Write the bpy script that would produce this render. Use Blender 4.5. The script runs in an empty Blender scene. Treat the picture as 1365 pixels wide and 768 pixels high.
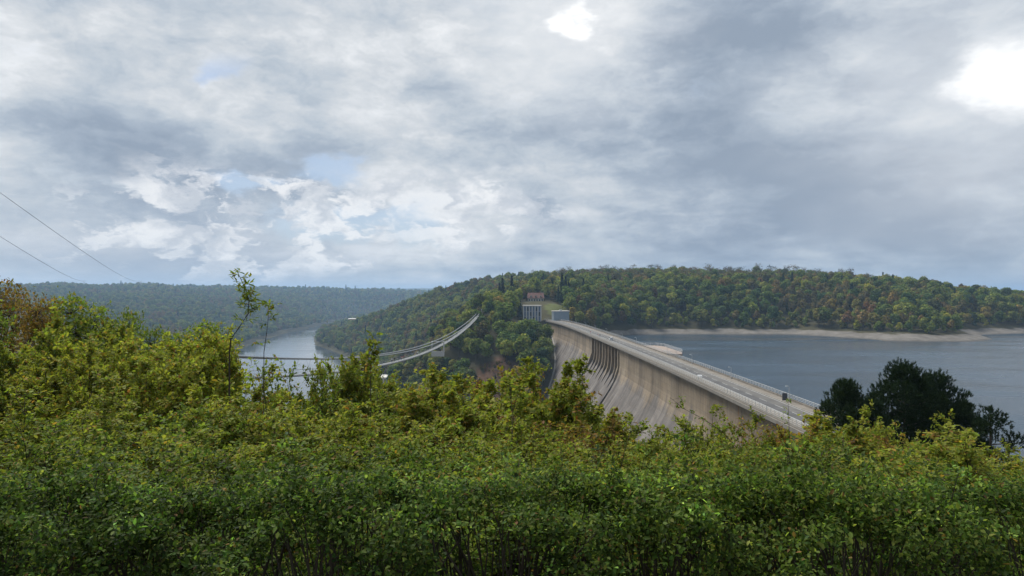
import bpy, bmesh, math, random
import numpy as np
from mathutils import Vector, Matrix

R_ = math.radians
SC = bpy.context.scene
COL = SC.collection
rng = np.random.default_rng(11)
random.seed(5)

# ------------------------------------------------------------------ camera
# the camera eye is the origin: +Y looks out over the valley, Z is height relative to the eye
FPX, CX, HY = 900.0, 682.5, 391.0      # lens in pixels of the 1365 px wide photograph, image centre, eye-level row
cam_d = bpy.data.cameras.new("camera")
cam_d.sensor_width = 36.0
cam_d.lens = 36.0 * FPX / 1365.0
cam_d.clip_start = 0.1
cam_d.clip_end = 60000.0
cam = bpy.data.objects.new("camera", cam_d)
COL.objects.link(cam)
cam.location = (0, 0, 0)
cam.rotation_euler = (R_(90.0 + 0.446), 0, 0)
SC.camera = cam

# ------------------------------------------------------------------ world: broken cloud deck over a Nishita sky
SUN_EL, SUN_AZ = 54.0, -38.0            # degrees; azimuth clockwise from +Y
EXPO = 1.72
world = bpy.data.worlds.new("World")
SC.world = world
world.use_nodes = True
wn, wl = world.node_tree.nodes, world.node_tree.links
wn.clear()

def N(tree_nodes, kind, **kw):
    n = tree_nodes.new(kind)
    for k, v in kw.items():
        setattr(n, k, v)
    return n

class G:
    """tiny expression helper for shader node trees"""
    def __init__(s, tree):
        s.n, s.l = tree.nodes, tree.links
    def put(s, sock, v):
        if v is None: return
        if hasattr(v, "is_output"): s.l.new(v, sock)
        else: sock.default_value = v
    def m(s, op, a, b=None, c=None, clamp=False):
        n = s.n.new("ShaderNodeMath"); n.operation = op; n.use_clamp = clamp
        s.put(n.inputs[0], a); s.put(n.inputs[1], b); s.put(n.inputs[2], c)
        return n.outputs[0]
    def vm(s, op, a, b=None):
        n = s.n.new("ShaderNodeVectorMath"); n.operation = op
        s.put(n.inputs[0], a)
        if b is not None: s.put(n.inputs[1], b)
        return n.outputs["Value"] if op in ("DISTANCE", "DOT_PRODUCT", "LENGTH") else n.outputs[0]
    def mix(s, f, a, b, mode="MIX"):
        n = s.n.new("ShaderNodeMix"); n.data_type = "RGBA"; n.blend_type = mode
        s.put(n.inputs[0], f); s.put(n.inputs[6], a); s.put(n.inputs[7], b)
        return n.outputs[2]
    def noise(s, vec, scale, detail=4, rough=0.5, dist=0.0, dim="3D"):
        n = s.n.new("ShaderNodeTexNoise"); n.noise_dimensions = dim
        s.put(n.inputs["Vector"], vec)
        n.inputs["Scale"].default_value = scale; n.inputs["Detail"].default_value = detail
        n.inputs["Roughness"].default_value = rough; n.inputs["Distortion"].default_value = dist
        return n.outputs["Fac"]
    def ramp(s, f, stops, interp="LINEAR"):
        n = s.n.new("ShaderNodeValToRGB"); s.put(n.inputs[0], f)
        cr = n.color_ramp; cr.interpolation = interp
        while len(cr.elements) < len(stops): cr.elements.new(0.5)
        for e, (p, c) in zip(cr.elements, stops):
            e.position = p
            e.color = (c, c, c, 1) if isinstance(c, (int, float)) else (*c, 1)
        return n.outputs[0]
    def sm(s, v, lo, hi):
        n = s.n.new("ShaderNodeMapRange"); n.interpolation_type = "SMOOTHSTEP"
        s.put(n.inputs[0], v); n.inputs[1].default_value = lo; n.inputs[2].default_value = hi
        return n.outputs[0]
    def map(s, vec, loc=(0,0,0), rot=(0,0,0), scale=(1,1,1)):
        n = s.n.new("ShaderNodeMapping"); s.put(n.inputs[0], vec)
        n.inputs[1].default_value = loc; n.inputs[2].default_value = rot; n.inputs[3].default_value = scale
        return n.outputs[0]
    def sep(s, v):
        n = s.n.new("ShaderNodeSeparateXYZ"); s.put(n.inputs[0], v); return n.outputs
    def comb(s, x, y, z):
        n = s.n.new("ShaderNodeCombineXYZ"); s.put(n.inputs[0], x); s.put(n.inputs[1], y); s.put(n.inputs[2], z)
        return n.outputs[0]

def pdir(x, y):
    v = Vector(((x - CX) / FPX, 1.0, -(y - HY) / FPX)); v.normalize(); return v

g = G(world.node_tree)
sky = wn.new("ShaderNodeTexSky"); sky.sky_type = "NISHITA"; sky.sun_disc = False
sky.sun_elevation = R_(SUN_EL); sky.sun_rotation = R_(SUN_AZ)
sky.air_density = 1.0; sky.dust_density = 1.2; sky.ozone_density = 1.5
dirv = wn.new("ShaderNodeTexCoord").outputs["Generated"]
dx, dy, dz = g.sep(dirv)
zc = g.m("MAXIMUM", dz, 0.0)
den = g.m("ADD", zc, 0.13)
deck = g.comb(g.m("DIVIDE", dx, den), g.m("DIVIDE", dy, den), 0.0)
deckr = g.map(deck, loc=(3.1, 1.7, 0.0), rot=(0, 0, R_(-28)), scale=(0.80, 1.2, 1.0))
def warp(vec, scale, k, detail=5, ys=2.2):
    n = wn.new("ShaderNodeTexNoise"); n.inputs["Scale"].default_value = scale; n.inputs["Detail"].default_value = detail; n.inputs["Roughness"].default_value = 0.58
    wl.new(g.vm("MULTIPLY", vec, (1.0, 1.0, ys)), n.inputs["Vector"])
    d = g.vm("SUBTRACT", n.outputs["Color"], (0.5, 0.5, 0.5))
    return g.vm("ADD", vec, g.vm("MULTIPLY", d, (k, k, k * 0.55)))
dirw = warp(dirv, 5.0, 0.34, 7)          # ragged directions for every patch below
dirf = warp(dirv, 14.0, 0.10, 6)
deckw = warp(deckr, 0.9, 0.9, 4, 1.0)
nA = g.noise(deckw, 0.62, 8, 0.50, 0.2)
nB = g.noise(g.map(deck, loc=(9.3, 4.2, 0)), 2.6, 9, 0.60, 0.5)
el = g.vm("MULTIPLY", dirv, (1.0, 1.0, 2.3))
nC = g.noise(g.vm("MULTIPLY", dirf, (1.0, 1.0, 2.0)), 13.0, 8, 0.58, 0.1)    # cumulus heads near the skyline
nD = g.noise(el, 3.6, 7, 0.55, 0.6)
nE = g.noise(g.vm("MULTIPLY", dirf, (1.0, 1.0, 1.9)), 8.5, 11, 0.62, 0.15)   # billows

def blob(x, y, r, ys=1.0, fine=False):
    """ragged soft patch of the sky round one direction, radius r in radians"""
    d = pdir(x, y)
    a = g.vm("MULTIPLY", dirf if fine else dirw, (1.0, 1.0, ys))
    return g.sm(g.vm("DISTANCE", a, (d.x, d.y, d.z * ys)), r, 0.0)

lum = g.m("ADD", g.m("MULTIPLY", g.m("SUBTRACT", nA, 0.5), 1.0), 0.52)
lum = g.m("ADD", lum, g.m("MULTIPLY", g.m("SUBTRACT", nB, 0.5), 0.60))
lum = g.m("ADD", lum, g.m("MULTIPLY", g.m("SUBTRACT", nD, 0.5), 0.95))
lum = g.m("ADD", lum, g.m("MULTIPLY", g.m("SUBTRACT", nE, 0.5), 1.55))
lum = g.m("ADD", lum, g.m("MULTIPLY", dx, -0.20))
def addto(v, k, b): return g.m("ADD", v, g.m("MULTIPLY", b, k))
lum = addto(lum, -0.34, blob(1000, 225, 0.42, 1.6))
lum = addto(lum, -0.28, blob(950, 60, 0.24, 1.3))
lum = addto(lum, -0.26, blob(1230, 300, 0.36, 2.2))
lum = addto(lum, -0.24, blob(650, 185, 0.22, 1.8))
lum = addto(lum, -0.22, blob(200, 180, 0.26, 2.0))
lum = addto(lum, 0.20, blob(420, 60, 0.42, 1.6))
lum = addto(lum, 0.34, blob(600, 255, 0.24, 2.4))
lum = addto(lum, 0.30, blob(790, 60, 0.20, 1.4))
lum = addto(lum, 0.22, blob(1070, 322, 0.10, 2.2, True))
clouds = g.ramp(lum, [(0.0, (0.290, 0.352, 0.440)), (0.28, (0.380, 0.445, 0.530)), (0.50, (0.500, 0.560, 0.625)),
                      (0.74, (0.645, 0.680, 0.715)), (1.0, (0.84, 0.86, 0.88))])
# gaps where blue sky shows
gap = g.m("MAXIMUM", blob(405, 228, 0.11, 2.0), blob(480, 304, 0.20, 4.2))
gap = g.m("MAXIMUM", gap, blob(262, 58, 0.09, 1.6))
gap = g.m("MAXIMUM", gap, blob(312, 248, 0.08, 2.6))
gap = g.m("MULTIPLY", g.sm(g.m("ADD", gap, g.m("MULTIPLY", g.m("SUBTRACT", nE, 0.52), 1.7)), 0.10, 0.75), 0.80)
gap = g.m("MULTIPLY", gap, g.sm(dz, 0.32, 0.28))
blue = g.mix(1.0, sky.outputs[0], (0.105, 0.105, 0.105, 1), "MULTIPLY")
blue = g.mix(0.5, blue, (0.42, 0.54, 0.74, 1))
skyc = g.mix(gap, clouds, blue)
# cumulus bank low on the left: bright lit heads, blue grey bases
base_reg = g.m("MULTIPLY", blob(230, 345, 0.36, 5.0), 0.85)
skyc = g.mix(base_reg, skyc, (0.385, 0.445, 0.535, 1))
cum_reg = g.m("MAXIMUM", blob(330, 305, 0.36, 3.0), g.m("MULTIPLY", blob(600, 280, 0.28, 3.0), 0.85))
cum = g.m("MULTIPLY", g.sm(cum_reg, 0.10, 0.60), g.sm(nC, 0.47, 0.55))
shade = g.ramp(g.noise(g.vm("ADD", dirf, (0.0, 0.0, 0.02)), 17.0, 6, 0.6), [(0.40, (0.58, 0.62, 0.675)), (0.56, (0.90, 0.91, 0.92))])
skyc = g.mix(g.m("MULTIPLY", cum, 0.90), skyc, shade)
# thin places where the cloud glares
glare = g.m("MAXIMUM", blob(765, 27, 0.044, 1.0, True), blob(1366, 98, 0.112, 1.6, True))
glow = g.m("MAXIMUM", blob(770, 30, 0.20, 1.0), blob(1345, 110, 0.34, 1.3))
skyc = g.mix(g.m("MULTIPLY", glow, 0.50), skyc, (0.86, 0.88, 0.90, 1))
skyc = g.mix(g.m("MULTIPLY", g.sm(glare, 0.02, 0.55), 0.75), skyc, (0.94, 0.95, 0.96, 1))
skyc = g.mix(g.sm(glare, 0.15, 1.0), skyc, (1.3, 1.3, 1.29, 1))
# pale band along the skyline
skyc = g.mix(g.m("MULTIPLY", g.sm(zc, 0.040, 0.0), 0.5), skyc, (0.54, 0.61, 0.69, 1))
bg = wn.new("ShaderNodeBackground")
wl.new(skyc, bg.inputs[0])
bg.inputs[1].default_value = 1.04 / 2 ** EXPO
wo = wn.new("ShaderNodeOutputWorld")
wl.new(bg.outputs[0], wo.inputs[0])

# ------------------------------------------------------------------ sun behind the cloud
sd = bpy.data.lights.new("sun", "SUN")
sd.energy = 1.5
sd.angle = R_(28)
sd.color = (1.0, 0.95, 0.87)
sun = bpy.data.objects.new("sun", sd)
COL.objects.link(sun)
_sv = Vector((math.sin(R_(SUN_AZ)) * math.cos(R_(SUN_EL)), math.cos(R_(SUN_AZ)) * math.cos(R_(SUN_EL)), math.sin(R_(SUN_EL))))
sun.rotation_euler = (-_sv).to_track_quat("-Z", "Y").to_euler()
sun.location = (0, 0, 200)

vs = SC.view_settings
vs.view_transform = "Standard"; vs.look = "None"; vs.gamma = 1.0; vs.use_curve_mapping = False
vs.exposure = EXPO
SC.cycles.max_bounces = 6
SC.cycles.diffuse_bounces = 3
SC.cycles.transmission_bounces = 3
SC.cycles.volume_bounces = 0
SC.cycles.use_denoising = True
SC.cycles.denoiser = "OPENIMAGEDENOISE"

# ------------------------------------------------------------------ helpers: objects and meshes
def PX(x, y, d):
    return np.array([(x - CX) / FPX * d, d, -(y - HY) / FPX * d])

def mesh_np(name, V, F, mat=None, col=None):
    """V (n,3), F (m,3) or (m,4) numpy"""
    V = np.asarray(V, np.float32); F = np.asarray(F, np.int32)
    me = bpy.data.meshes.new(name)
    me.vertices.add(len(V)); me.vertices.foreach_set("co", V.ravel())
    k = F.shape[1]
    me.loops.add(F.size); me.loops.foreach_set("vertex_index", F.ravel())
    me.polygons.add(len(F)); me.polygons.foreach_set("loop_start", np.arange(0, F.size, k, dtype=np.int32))
    me.update(calc_edges=True)
    if col is not None:
        a = me.color_attributes.new("tint", "FLOAT_COLOR", "POINT")
        c = np.ones((len(V), 4), np.float32); c[:, :3] = col
        a.data.foreach_set("color", c.ravel())
    if mat is not None: me.materials.append(mat)
    return me

class MB:
    """collects boxes, bars, tubes and polygons for one mesh"""
    def __init__(s): s.v, s.f = [], []
    def add(s, v, f):
        o = len(s.v); s.v += [tuple(map(float, p)) for p in v]; s.f += [tuple(i + o for i in q) for q in f]
        return s
    def box(s, x0, x1, y0, y1, z0, z1):
        return s.add([(x0,y0,z0),(x1,y0,z0),(x1,y1,z0),(x0,y1,z0),(x0,y0,z1),(x1,y0,z1),(x1,y1,z1),(x0,y1,z1)],
                     [(0,3,2,1),(4,5,6,7),(0,1,5,4),(1,2,6,5),(2,3,7,6),(3,0,4,7)])
    def tube(s, pts, r, n=6, r1=None, cap=True):
        pts = [Vector(p) for p in pts]; m = len(pts)
        r1 = r if r1 is None else r1
        vs_, fs = [], []
        for i, p in enumerate(pts):
            t = (pts[min(i+1, m-1)] - pts[max(i-1, 0)]).normalized()
            a = t.cross(Vector((0, 0, 1)) if abs(t.z) < 0.9 else Vector((1, 0, 0))).normalized(); b = t.cross(a)
            rr = r + (r1 - r) * i / max(1, m - 1)
            for k in range(n):
                q = p + a * (rr * math.cos(2*math.pi*k/n)) + b * (rr * math.sin(2*math.pi*k/n))
                vs_.append(q)
        for i in range(m - 1):
            for k in range(n):
                fs.append((i*n+k, i*n+(k+1) % n, (i+1)*n+(k+1) % n, (i+1)*n+k))
        if cap:
            fs.append(tuple(range(n-1, -1, -1))); fs.append(tuple((m-1)*n+k for k in range(n)))
        return s.add(vs_, fs)
    def mesh(s, name, mat=None, smooth=False):
        me = bpy.data.meshes.new(name); me.from_pydata(s.v, [], s.f); me.update()
        if mat: me.materials.append(mat)
        if smooth:
            for p in me.polygons: p.use_smooth = True
        return me
    def build(s, name, mat=None, parent=None, smooth=False):
        return link(name, s.mesh(name, mat, smooth), parent)

def link(name, data, parent=None, loc=None, rz=0.0, scale=None):
    o = bpy.data.objects.new(name, data); COL.objects.link(o)
    if parent is not None: o.parent = parent
    if loc is not None: o.location = loc
    if rz: o.rotation_euler = (0, 0, rz)
    if scale is not None: o.scale = scale
    return o

def tag(o, label=None, cat=None, group=None, kind=None):
    if label: o["label"] = label
    if cat: o["category"] = cat
    if group: o["group"] = group
    if kind: o["kind"] = kind
    return o

def thing(name, label, cat, loc=(0, 0, 0), rz=0.0, group=None, scale=None):
    return tag(link(name, None, None, loc, rz, scale), label, cat, group)

# ------------------------------------------------------------------ materials
def new_mat(name):
    m = bpy.data.materials.new(name); m.use_nodes = True
    t = m.node_tree; b = t.nodes["Principled BSDF"]
    return m, t, b, G(t)

def plain(name, col, rough=0.7, var=0.12, scale=1.5, metal=0.0, bump=0.0):
    m, t, b, q = new_mat(name)
    pos = t.nodes.new("ShaderNodeTexCoord").outputs["Object"]
    n = q.noise(pos, scale, 5, 0.6)
    n2 = q.noise(q.map(pos, scale=(1, 1, 0.12)), scale * 2.3, 4, 0.6)
    f = q.m("ADD", q.m("MULTIPLY", n, 0.6), q.m("MULTIPLY", n2, 0.4))
    c = q.ramp(f, [(0.25, tuple(v * (1 - var * 1.6) for v in col)), (0.75, tuple(min(1, v * (1 + var)) for v in col))])
    t.links.new(c, b.inputs["Base Color"])
    b.inputs["Roughness"].default_value = rough; b.inputs["Metallic"].default_value = metal
    if bump:
        bp = t.nodes.new("ShaderNodeBump"); bp.inputs["Strength"].default_value = bump
        t.links.new(n, bp.inputs["Height"]); t.links.new(bp.outputs[0], b.inputs["Normal"])
    return m

M = {}
M["white"] = plain("white_paint", (0.50, 0.51, 0.52), 0.6)
M["rail"] = plain("pale_grey_rail", (0.44, 0.45, 0.45), 0.55)
M["steel"] = plain("galvanised_steel", (0.40, 0.42, 0.43), 0.45, metal=0.3)
M["cable"] = plain("cable_steel", (0.25, 0.263, 0.268), 0.5, metal=0.1)
M["grating"] = plain("deck_grating", (0.17, 0.18, 0.185), 0.6)
M["dark"] = plain("dark_metal", (0.06, 0.062, 0.068), 0.6)
M["signback"] = plain("dark_sign_back", (0.055, 0.06, 0.075), 0.6)
M["asphalt"] = plain("asphalt", (0.075, 0.075, 0.077), 0.85, 0.38, 0.22)
M["asphalt_old"] = plain("asphalt_worn", (0.11, 0.106, 0.10), 0.85, 0.34, 0.22)
M["paint"] = plain("road_paint", (0.42, 0.42, 0.41), 0.7)
M["pave"] = plain("pavement_concrete", (0.18, 0.16, 0.135), 0.85, 0.32, 0.3)
M["kerb"] = plain("kerb_stone", (0.24, 0.228, 0.208), 0.8, 0.15, 0.8)
M["pier_deck"] = plain("pinkish_deck", (0.27, 0.215, 0.18), 0.8, 0.12, 0.6)
M["grey_clad"] = plain("blue_grey_cladding", (0.235, 0.285, 0.33), 0.6, 0.08, 0.4)
M["glass_blue"] = plain("blue_glazing", (0.14, 0.19, 0.29), 0.25, 0.15, 0.3)
M["render"] = plain("pale_render", (0.50, 0.47, 0.41), 0.85, 0.1, 0.4)
M["cream"] = plain("cream_render", (0.52, 0.44, 0.33), 0.85, 0.1, 0.4)
M["roof_red"] = plain("red_tiles", (0.15, 0.070, 0.055), 0.8, 0.2, 0.8)
M["roof_white"] = plain("pale_roof", (0.60, 0.58, 0.54), 0.7, 0.1, 0.3)
M["orange"] = plain("orange_render", (0.52, 0.28, 0.15), 0.8, 0.1, 0.4)
M["window"] = plain("window_glass", (0.04, 0.05, 0.06), 0.15, 0.2, 1.0)
M["silver"] = plain("silver_car_paint", (0.68, 0.68, 0.68), 0.3, 0.05, 0.5)
M["rubber"] = plain("tyre_rubber", (0.02, 0.02, 0.021), 0.8)
M["lamp"] = plain("lamp_glass", (0.7, 0.7, 0.66), 0.3)
M["redlight"] = plain("red_lens", (0.35, 0.02, 0.02), 0.3)
M["bark"] = plain("bark", (0.085, 0.068, 0.052), 0.9, 0.3, 3.0)
M["twig"] = plain("twig_bark", (0.045, 0.034, 0.024), 0.9, 0.3, 6.0)
M["skin"] = plain("skin", (0.42, 0.27, 0.2), 0.6)

def concrete_mat():
    m, t, b, q = new_mat("dam_concrete")
    pos = t.nodes.new("ShaderNodeNewGeometry").outputs["Position"]
    x, y, z = q.sep(pos)
    fine = q.noise(pos, 0.55, 7, 0.65)
    mott = q.noise(q.map(pos, scale=(1, 1, 0.8)), 0.09, 6, 0.6, 0.4)
    streak = q.noise(q.comb(q.m("MULTIPLY", x, 0.012), q.m("MULTIPLY", y, 0.33), q.m("MULTIPLY", z, 0.016)), 1.0, 6, 0.62, 0.15)
    streak2 = q.noise(q.comb(q.m("MULTIPLY", x, 0.02), q.m("MULTIPLY", y, 1.1), q.m("MULTIPLY", z, 0.03)), 1.0, 5, 0.6)
    patch = q.noise(q.comb(q.m("MULTIPLY", x, 0.02), q.m("MULTIPLY", y, 0.075), q.m("MULTIPLY", z, 0.02)), 1.0, 4, 0.5, 0.3)
    tan_ = q.ramp(q.m("ADD", q.m("MULTIPLY", mott, 0.55), q.m("MULTIPLY", streak, 0.45)),
                  [(0.36, (0.205, 0.165, 0.120)), (0.5, (0.350, 0.278, 0.195)), (0.64, (0.45, 0.375, 0.275))])
    grey = q.ramp(q.m("ADD", q.m("MULTIPLY", mott, 0.5), q.m("MULTIPLY", streak, 0.5)),
                  [(0.38, (0.135, 0.120, 0.112)), (0.5, (0.225, 0.205, 0.190)), (0.64, (0.335, 0.31, 0.285))])
    zz = q.m("ADD", z, q.m("MULTIPLY", q.m("SUBTRACT", patch, 0.5), 16.0))
    zz = q.m("ADD", zz, q.m("MULTIPLY", q.m("SUBTRACT", streak, 0.5), 10.0))
    c = q.mix(q.sm(zz, -40.0, -35.0), grey, tan_)
    # rust run-off near the crest, pale lime streaks, dark seep patches low down
    rust = q.m("MULTIPLY", q.sm(streak2, 0.56, 0.72), q.m("MULTIPLY", q.sm(zz, -44, -28), q.sm(patch, 0.42, 0.62)))
    c = q.mix(q.m("MULTIPLY", rust, 0.85), c, (0.30, 0.145, 0.055, 1))
    lime = q.m("MULTIPLY", q.sm(streak2, 0.40, 0.30), q.sm(zz, -46, -30))
    c = q.mix(q.m("MULTIPLY", lime, 0.45), c, (0.46, 0.44, 0.40, 1))
    ycol = q.comb(q.m("MULTIPLY", y, 0.085), 3.7, 1.3)
    zs = q.m("ADD", q.m("MULTIPLY", q.noise(ycol, 1.0, 5, 0.6), -58.0), -14.0)
    damp = q.m("MULTIPLY", q.sm(q.noise(q.comb(q.m("MULTIPLY", y, 0.21), q.m("MULTIPLY", z, 0.022), q.m("MULTIPLY", x, 0.012)), 1.0, 6, 0.6, 0.3), 0.52, 0.56), q.sm(q.m("SUBTRACT", z, zs), 1.5, -2.5))
    c = q.mix(q.m("MULTIPLY", damp, 0.66), c, (0.082, 0.066, 0.060, 1))
    seep = q.m("MULTIPLY", q.sm(streak, 0.525, 0.57), q.m("MULTIPLY", q.sm(z, -38, -50), q.sm(mott, 0.40, 0.52)))
    c = q.mix(q.m("MULTIPLY", seep, 0.80), c, (0.070, 0.058, 0.055, 1))
    oi = t.nodes.new("ShaderNodeObjectInfo").outputs["Random"]
    c = q.mix(1.0, c, q.ramp(oi, [(0, (0.50, 0.495, 0.49)), (1, (0.72, 0.71, 0.70))]), "MULTIPLY")
    # pour lift lines every 1.5 m
    wv = q.m("FRACT", q.m("MULTIPLY", z, 0.5))
    lift = q.m("MULTIPLY", q.sm(wv, 0.14, 0.0), 0.40)
    c = q.mix(lift, c, (0.11, 0.10, 0.09, 1))
    c = q.mix(1.0, c, q.ramp(fine, [(0.25, 0.82), (0.75, 1.12)]), "MULTIPLY")
    t.links.new(c, b.inputs["Base Color"]); b.inputs["Roughness"].default_value = 0.9
    bp = t.nodes.new("ShaderNodeBump"); bp.inputs["Strength"].default_value = 0.4; bp.inputs["Distance"].default_value = 0.3
    t.links.new(fine, bp.inputs["Height"]); t.links.new(bp.outputs[0], b.inputs["Normal"])
    return m
M["concrete"] = concrete_mat()
M["slab"] = plain("crest_slab_concrete", (0.18, 0.168, 0.15), 0.9, 0.2, 0.4)

def ground_mat():
    m, t, b, q = new_mat("ground_cover")
    pos = t.nodes.new("ShaderNodeNewGeometry").outputs["Position"]
    at = t.nodes.new("ShaderNodeVertexColor"); at.layer_name = "tint"
    n1 = q.noise(pos, 0.12, 8, 0.65); n2 = q.noise(pos, 0.012, 6, 0.6)
    f = q.m("ADD", q.m("MULTIPLY", n1, 0.6), q.m("MULTIPLY", n2, 0.4))
    c = q.mix(1.0, at.outputs[0], q.ramp(f, [(0.3, (0.62, 0.60, 0.58)), (0.7, (1.35, 1.33, 1.3))]), "MULTIPLY")
    x, y, z = q.sep(pos)
    sh = t.nodes.new("ShaderNodeAttribute"); sh.attribute_name = "lakeside"
    n3 = q.noise(pos, 0.05, 6, 0.6)
    zz = q.m("ADD", z, q.m("MULTIPLY", q.m("SUBTRACT", n3, 0.5), 5.0))
    gravel = q.ramp(n1, [(0.3, (0.100, 0.092, 0.082)), (0.5, (0.160, 0.148, 0.132)), (0.7, (0.215, 0.200, 0.182))])
    gravel = q.mix(q.m("MULTIPLY", q.sm(q.m("ADD", z, q.m("MULTIPLY", n1, 1.0)), -40.2, -41.2), 0.6), gravel, (0.075, 0.07, 0.062, 1))
    band = q.m("MULTIPLY", q.sm(q.m("SINE", q.m("MULTIPLY", zz, 4.2)), 0.2, 1.0), 0.25)
    gravel = q.mix(band, gravel, (0.12, 0.11, 0.095, 1))
    c = q.mix(q.m("MULTIPLY", sh.outputs["Fac"], q.sm(zz, -36.9, -37.8)), c, gravel)
    t.links.new(c, b.inputs["Base Color"]); b.inputs["Roughness"].default_value = 0.95
    b.inputs["Specular IOR Level"].default_value = 0.1
    bp = t.nodes.new("ShaderNodeBump"); bp.inputs["Strength"].default_value = 0.6; bp.inputs["Distance"].default_value = 1.0
    t.links.new(n1, bp.inputs["Height"]); t.links.new(bp.outputs[0], b.inputs["Normal"])
    return m
M["ground"] = ground_mat()

def water_mat(name, col, rough, bump, sc1):
    m, t, b, q = new_mat(name)
    pos = t.nodes.new("ShaderNodeNewGeometry").outputs["Position"]
    big = q.noise(q.map(pos, rot=(0, 0, 0.5), scale=(0.006, 0.02, 1)), 1.0, 4, 0.5, 0.5)
    n = q.noise(q.map(pos, rot=(0, 0, 0.35), scale=(1, 2.2, 1)), sc1, 5, 0.6)
    c = q.ramp(big, [(0.3, tuple(v * 0.8 for v in col)), (0.7, tuple(v * 1.2 for v in col))])
    t.links.new(c, b.inputs["Base Color"])
    t.links.new(q.ramp(big, [(0.40, rough * 0.45), (0.62, rough * 1.5)]), b.inputs["Roughness"])
    b.inputs["IOR"].default_value = 1.33
    bp = t.nodes.new("ShaderNodeBump"); bp.inputs["Strength"].default_value = bump; bp.inputs["Distance"].default_value = 0.6
    t.links.new(n, bp.inputs["Height"]); t.links.new(bp.outputs[0], b.inputs["Normal"])
    return m
M["lake"] = water_mat("lake_water", (0.022, 0.042, 0.066), 0.20, 0.55, 0.30)
M["river"] = water_mat("river_water", (0.06, 0.07, 0.075), 0.10, 0.10, 0.12)

def leaf_mat(name, transl=0.32, rough=0.55, hue=0.5, patch=None, instvar=0.35, gloss=0.25):
    """leaf colour comes from the per-leaf tint attribute, shifted from plant to plant"""
    m, t, b, q = new_mat(name)
    at = t.nodes.new("ShaderNodeVertexColor"); at.layer_name = "tint"
    oi = t.nodes.new("ShaderNodeObjectInfo")
    c = at.outputs[0]
    v = q.ramp(oi.outputs["Random"], [(0.0, (1 - instvar, 1 - instvar * 0.9, 1 - instvar)), (0.5, (1, 1, 1)),
                                      (1.0, (1 + instvar * 1.3, 1 + instvar * 0.8, 1 + instvar * 0.2))])
    c = q.mix(1.0, c, v, "MULTIPLY")
    if patch:
        pn = q.noise(q.map(oi.outputs["Location"], scale=(1, 1, 0)), 0.011, 3, 0.6)
        pn = q.m("ADD", q.m("MULTIPLY", pn, 0.62), q.m("MULTIPLY", q.m("FRACT", q.m("MULTIPLY", oi.outputs["Random"], 7.31)), 0.38))
        c = q.mix(1.0, c, q.ramp(pn, patch), "MULTIPLY")
    t.links.new(c, b.inputs["Base Color"])
    b.inputs["Roughness"].default_value = rough
    b.inputs["Specular IOR Level"].default_value = gloss
    tr = t.nodes.new("ShaderNodeBsdfTranslucent")
    t.links.new(q.mix(1.0, c, (1.25, 1.35, 0.7, 1), "MULTIPLY"), tr.inputs[0])
    mx = t.nodes.new("ShaderNodeMixShader"); mx.inputs[0].default_value = transl
    t.links.new(b.outputs[0], mx.inputs[1]); t.links.new(tr.outputs[0], mx.inputs[2])
    out = t.nodes["Material Output"]; t.links.new(mx.outputs[0], out.inputs[0])
    return m
FOREST_PATCH = [(0.28, (0.62, 0.80, 0.78)), (0.40, (0.95, 1.05, 0.9)), (0.50, (1.45, 1.35, 0.9)),
                (0.60, (1.05, 1.0, 0.95)), (0.68, (1.32, 0.95, 0.86)), (0.78, (0.98, 0.80, 0.88))]
M["leaf_near"] = leaf_mat("leaf_near", 0.46, 0.6, instvar=0.22, gloss=0.10)
M["leaf_far"] = leaf_mat("leaf_far", 0.25, 0.8, patch=FOREST_PATCH, instvar=0.30, gloss=0.1)
M["needle"] = leaf_mat("needle", 0.10, 0.7, instvar=0.12, gloss=0.06)

# ------------------------------------------------------------------ terrain
CREST, LAKE, RIVER = -24.0, -42.0, -114.0
_cy = np.array([60, 95, 135, 192, 256, 307, 389, 423, 491, 557, 598, 606])
_cx = np.array([51.0, 51.0, 51.1, 50.7, 49.4, 48.2, 45.4, 44.2, 41.2, 36.0, 29.6, 28.0])
_cp = np.polyfit(_cy, _cx, 5)
def crest_x(y): return np.polyval(_cp, y)
def crest_frame(y):
    s = np.polyval(np.polyder(_cp), y); t = Vector((s, 1, 0)).normalized()
    return Vector((float(crest_x(y)), float(y), 0)), t, Vector((t.y, -t.x, 0))   # point, along, upstream

ctrl = []
def cp(*pts): ctrl.extend(pts)
def line(pts, step=40.0):
    for a, b in zip(pts[:-1], pts[1:]):
        a, b = np.array(a, float), np.array(b, float); n = max(1, int(np.linalg.norm((b - a)[:2]) / step))
        for i in range(n): ctrl.append(tuple(a + (b - a) * i / n))
    ctrl.append(tuple(pts[-1]))
# camera knoll and the slope below it
cp((0,0,-1.75),(-4,0,-1.75),(4,0,-1.75),(0,3,-1.8),(-6,3,-1.8),(6,3,-1.8),(0,6,-2.7),(-7,6,-2.6),(7,6,-2.8),(0,10,-4.0),(-9,10,-3.7),(9,10,-4.3),
   (0,16,-6.2),(-14,16,-5.6),(14,16,-6.8),(0,28,-11),(-24,28,-9.5),(24,28,-11.5),(0,45,-18),(-38,42,-14),(36,45,-16),(0,80,-34),(-60,70,-15),
   (-100,100,-14),(-58,104,-14),(-64,100,-14),(-70,160,-36),(-150,150,-30),(-40,140,-58),(0,140,-62),(0,220,-92),(-60,230,-88),(-30,310,-116),(-80,320,-114),
   (0,-25,-1),(-40,-40,1),(40,-40,-1),(0,-200,8),(-250,-200,6),(250,-200,4),(-300,60,-8),(-250,250,-70),(-500,300,-30),(-330,560,-95),(-700,600,-30),
   (0,-1200,20),(-1500,-1200,20),(1500,-1200,20),(-1500,200,0),(0,-6000,60),(6000,-5000,60),(-6000,-5000,60),(2500,2500,-40),(1800,1500,-45))
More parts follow.
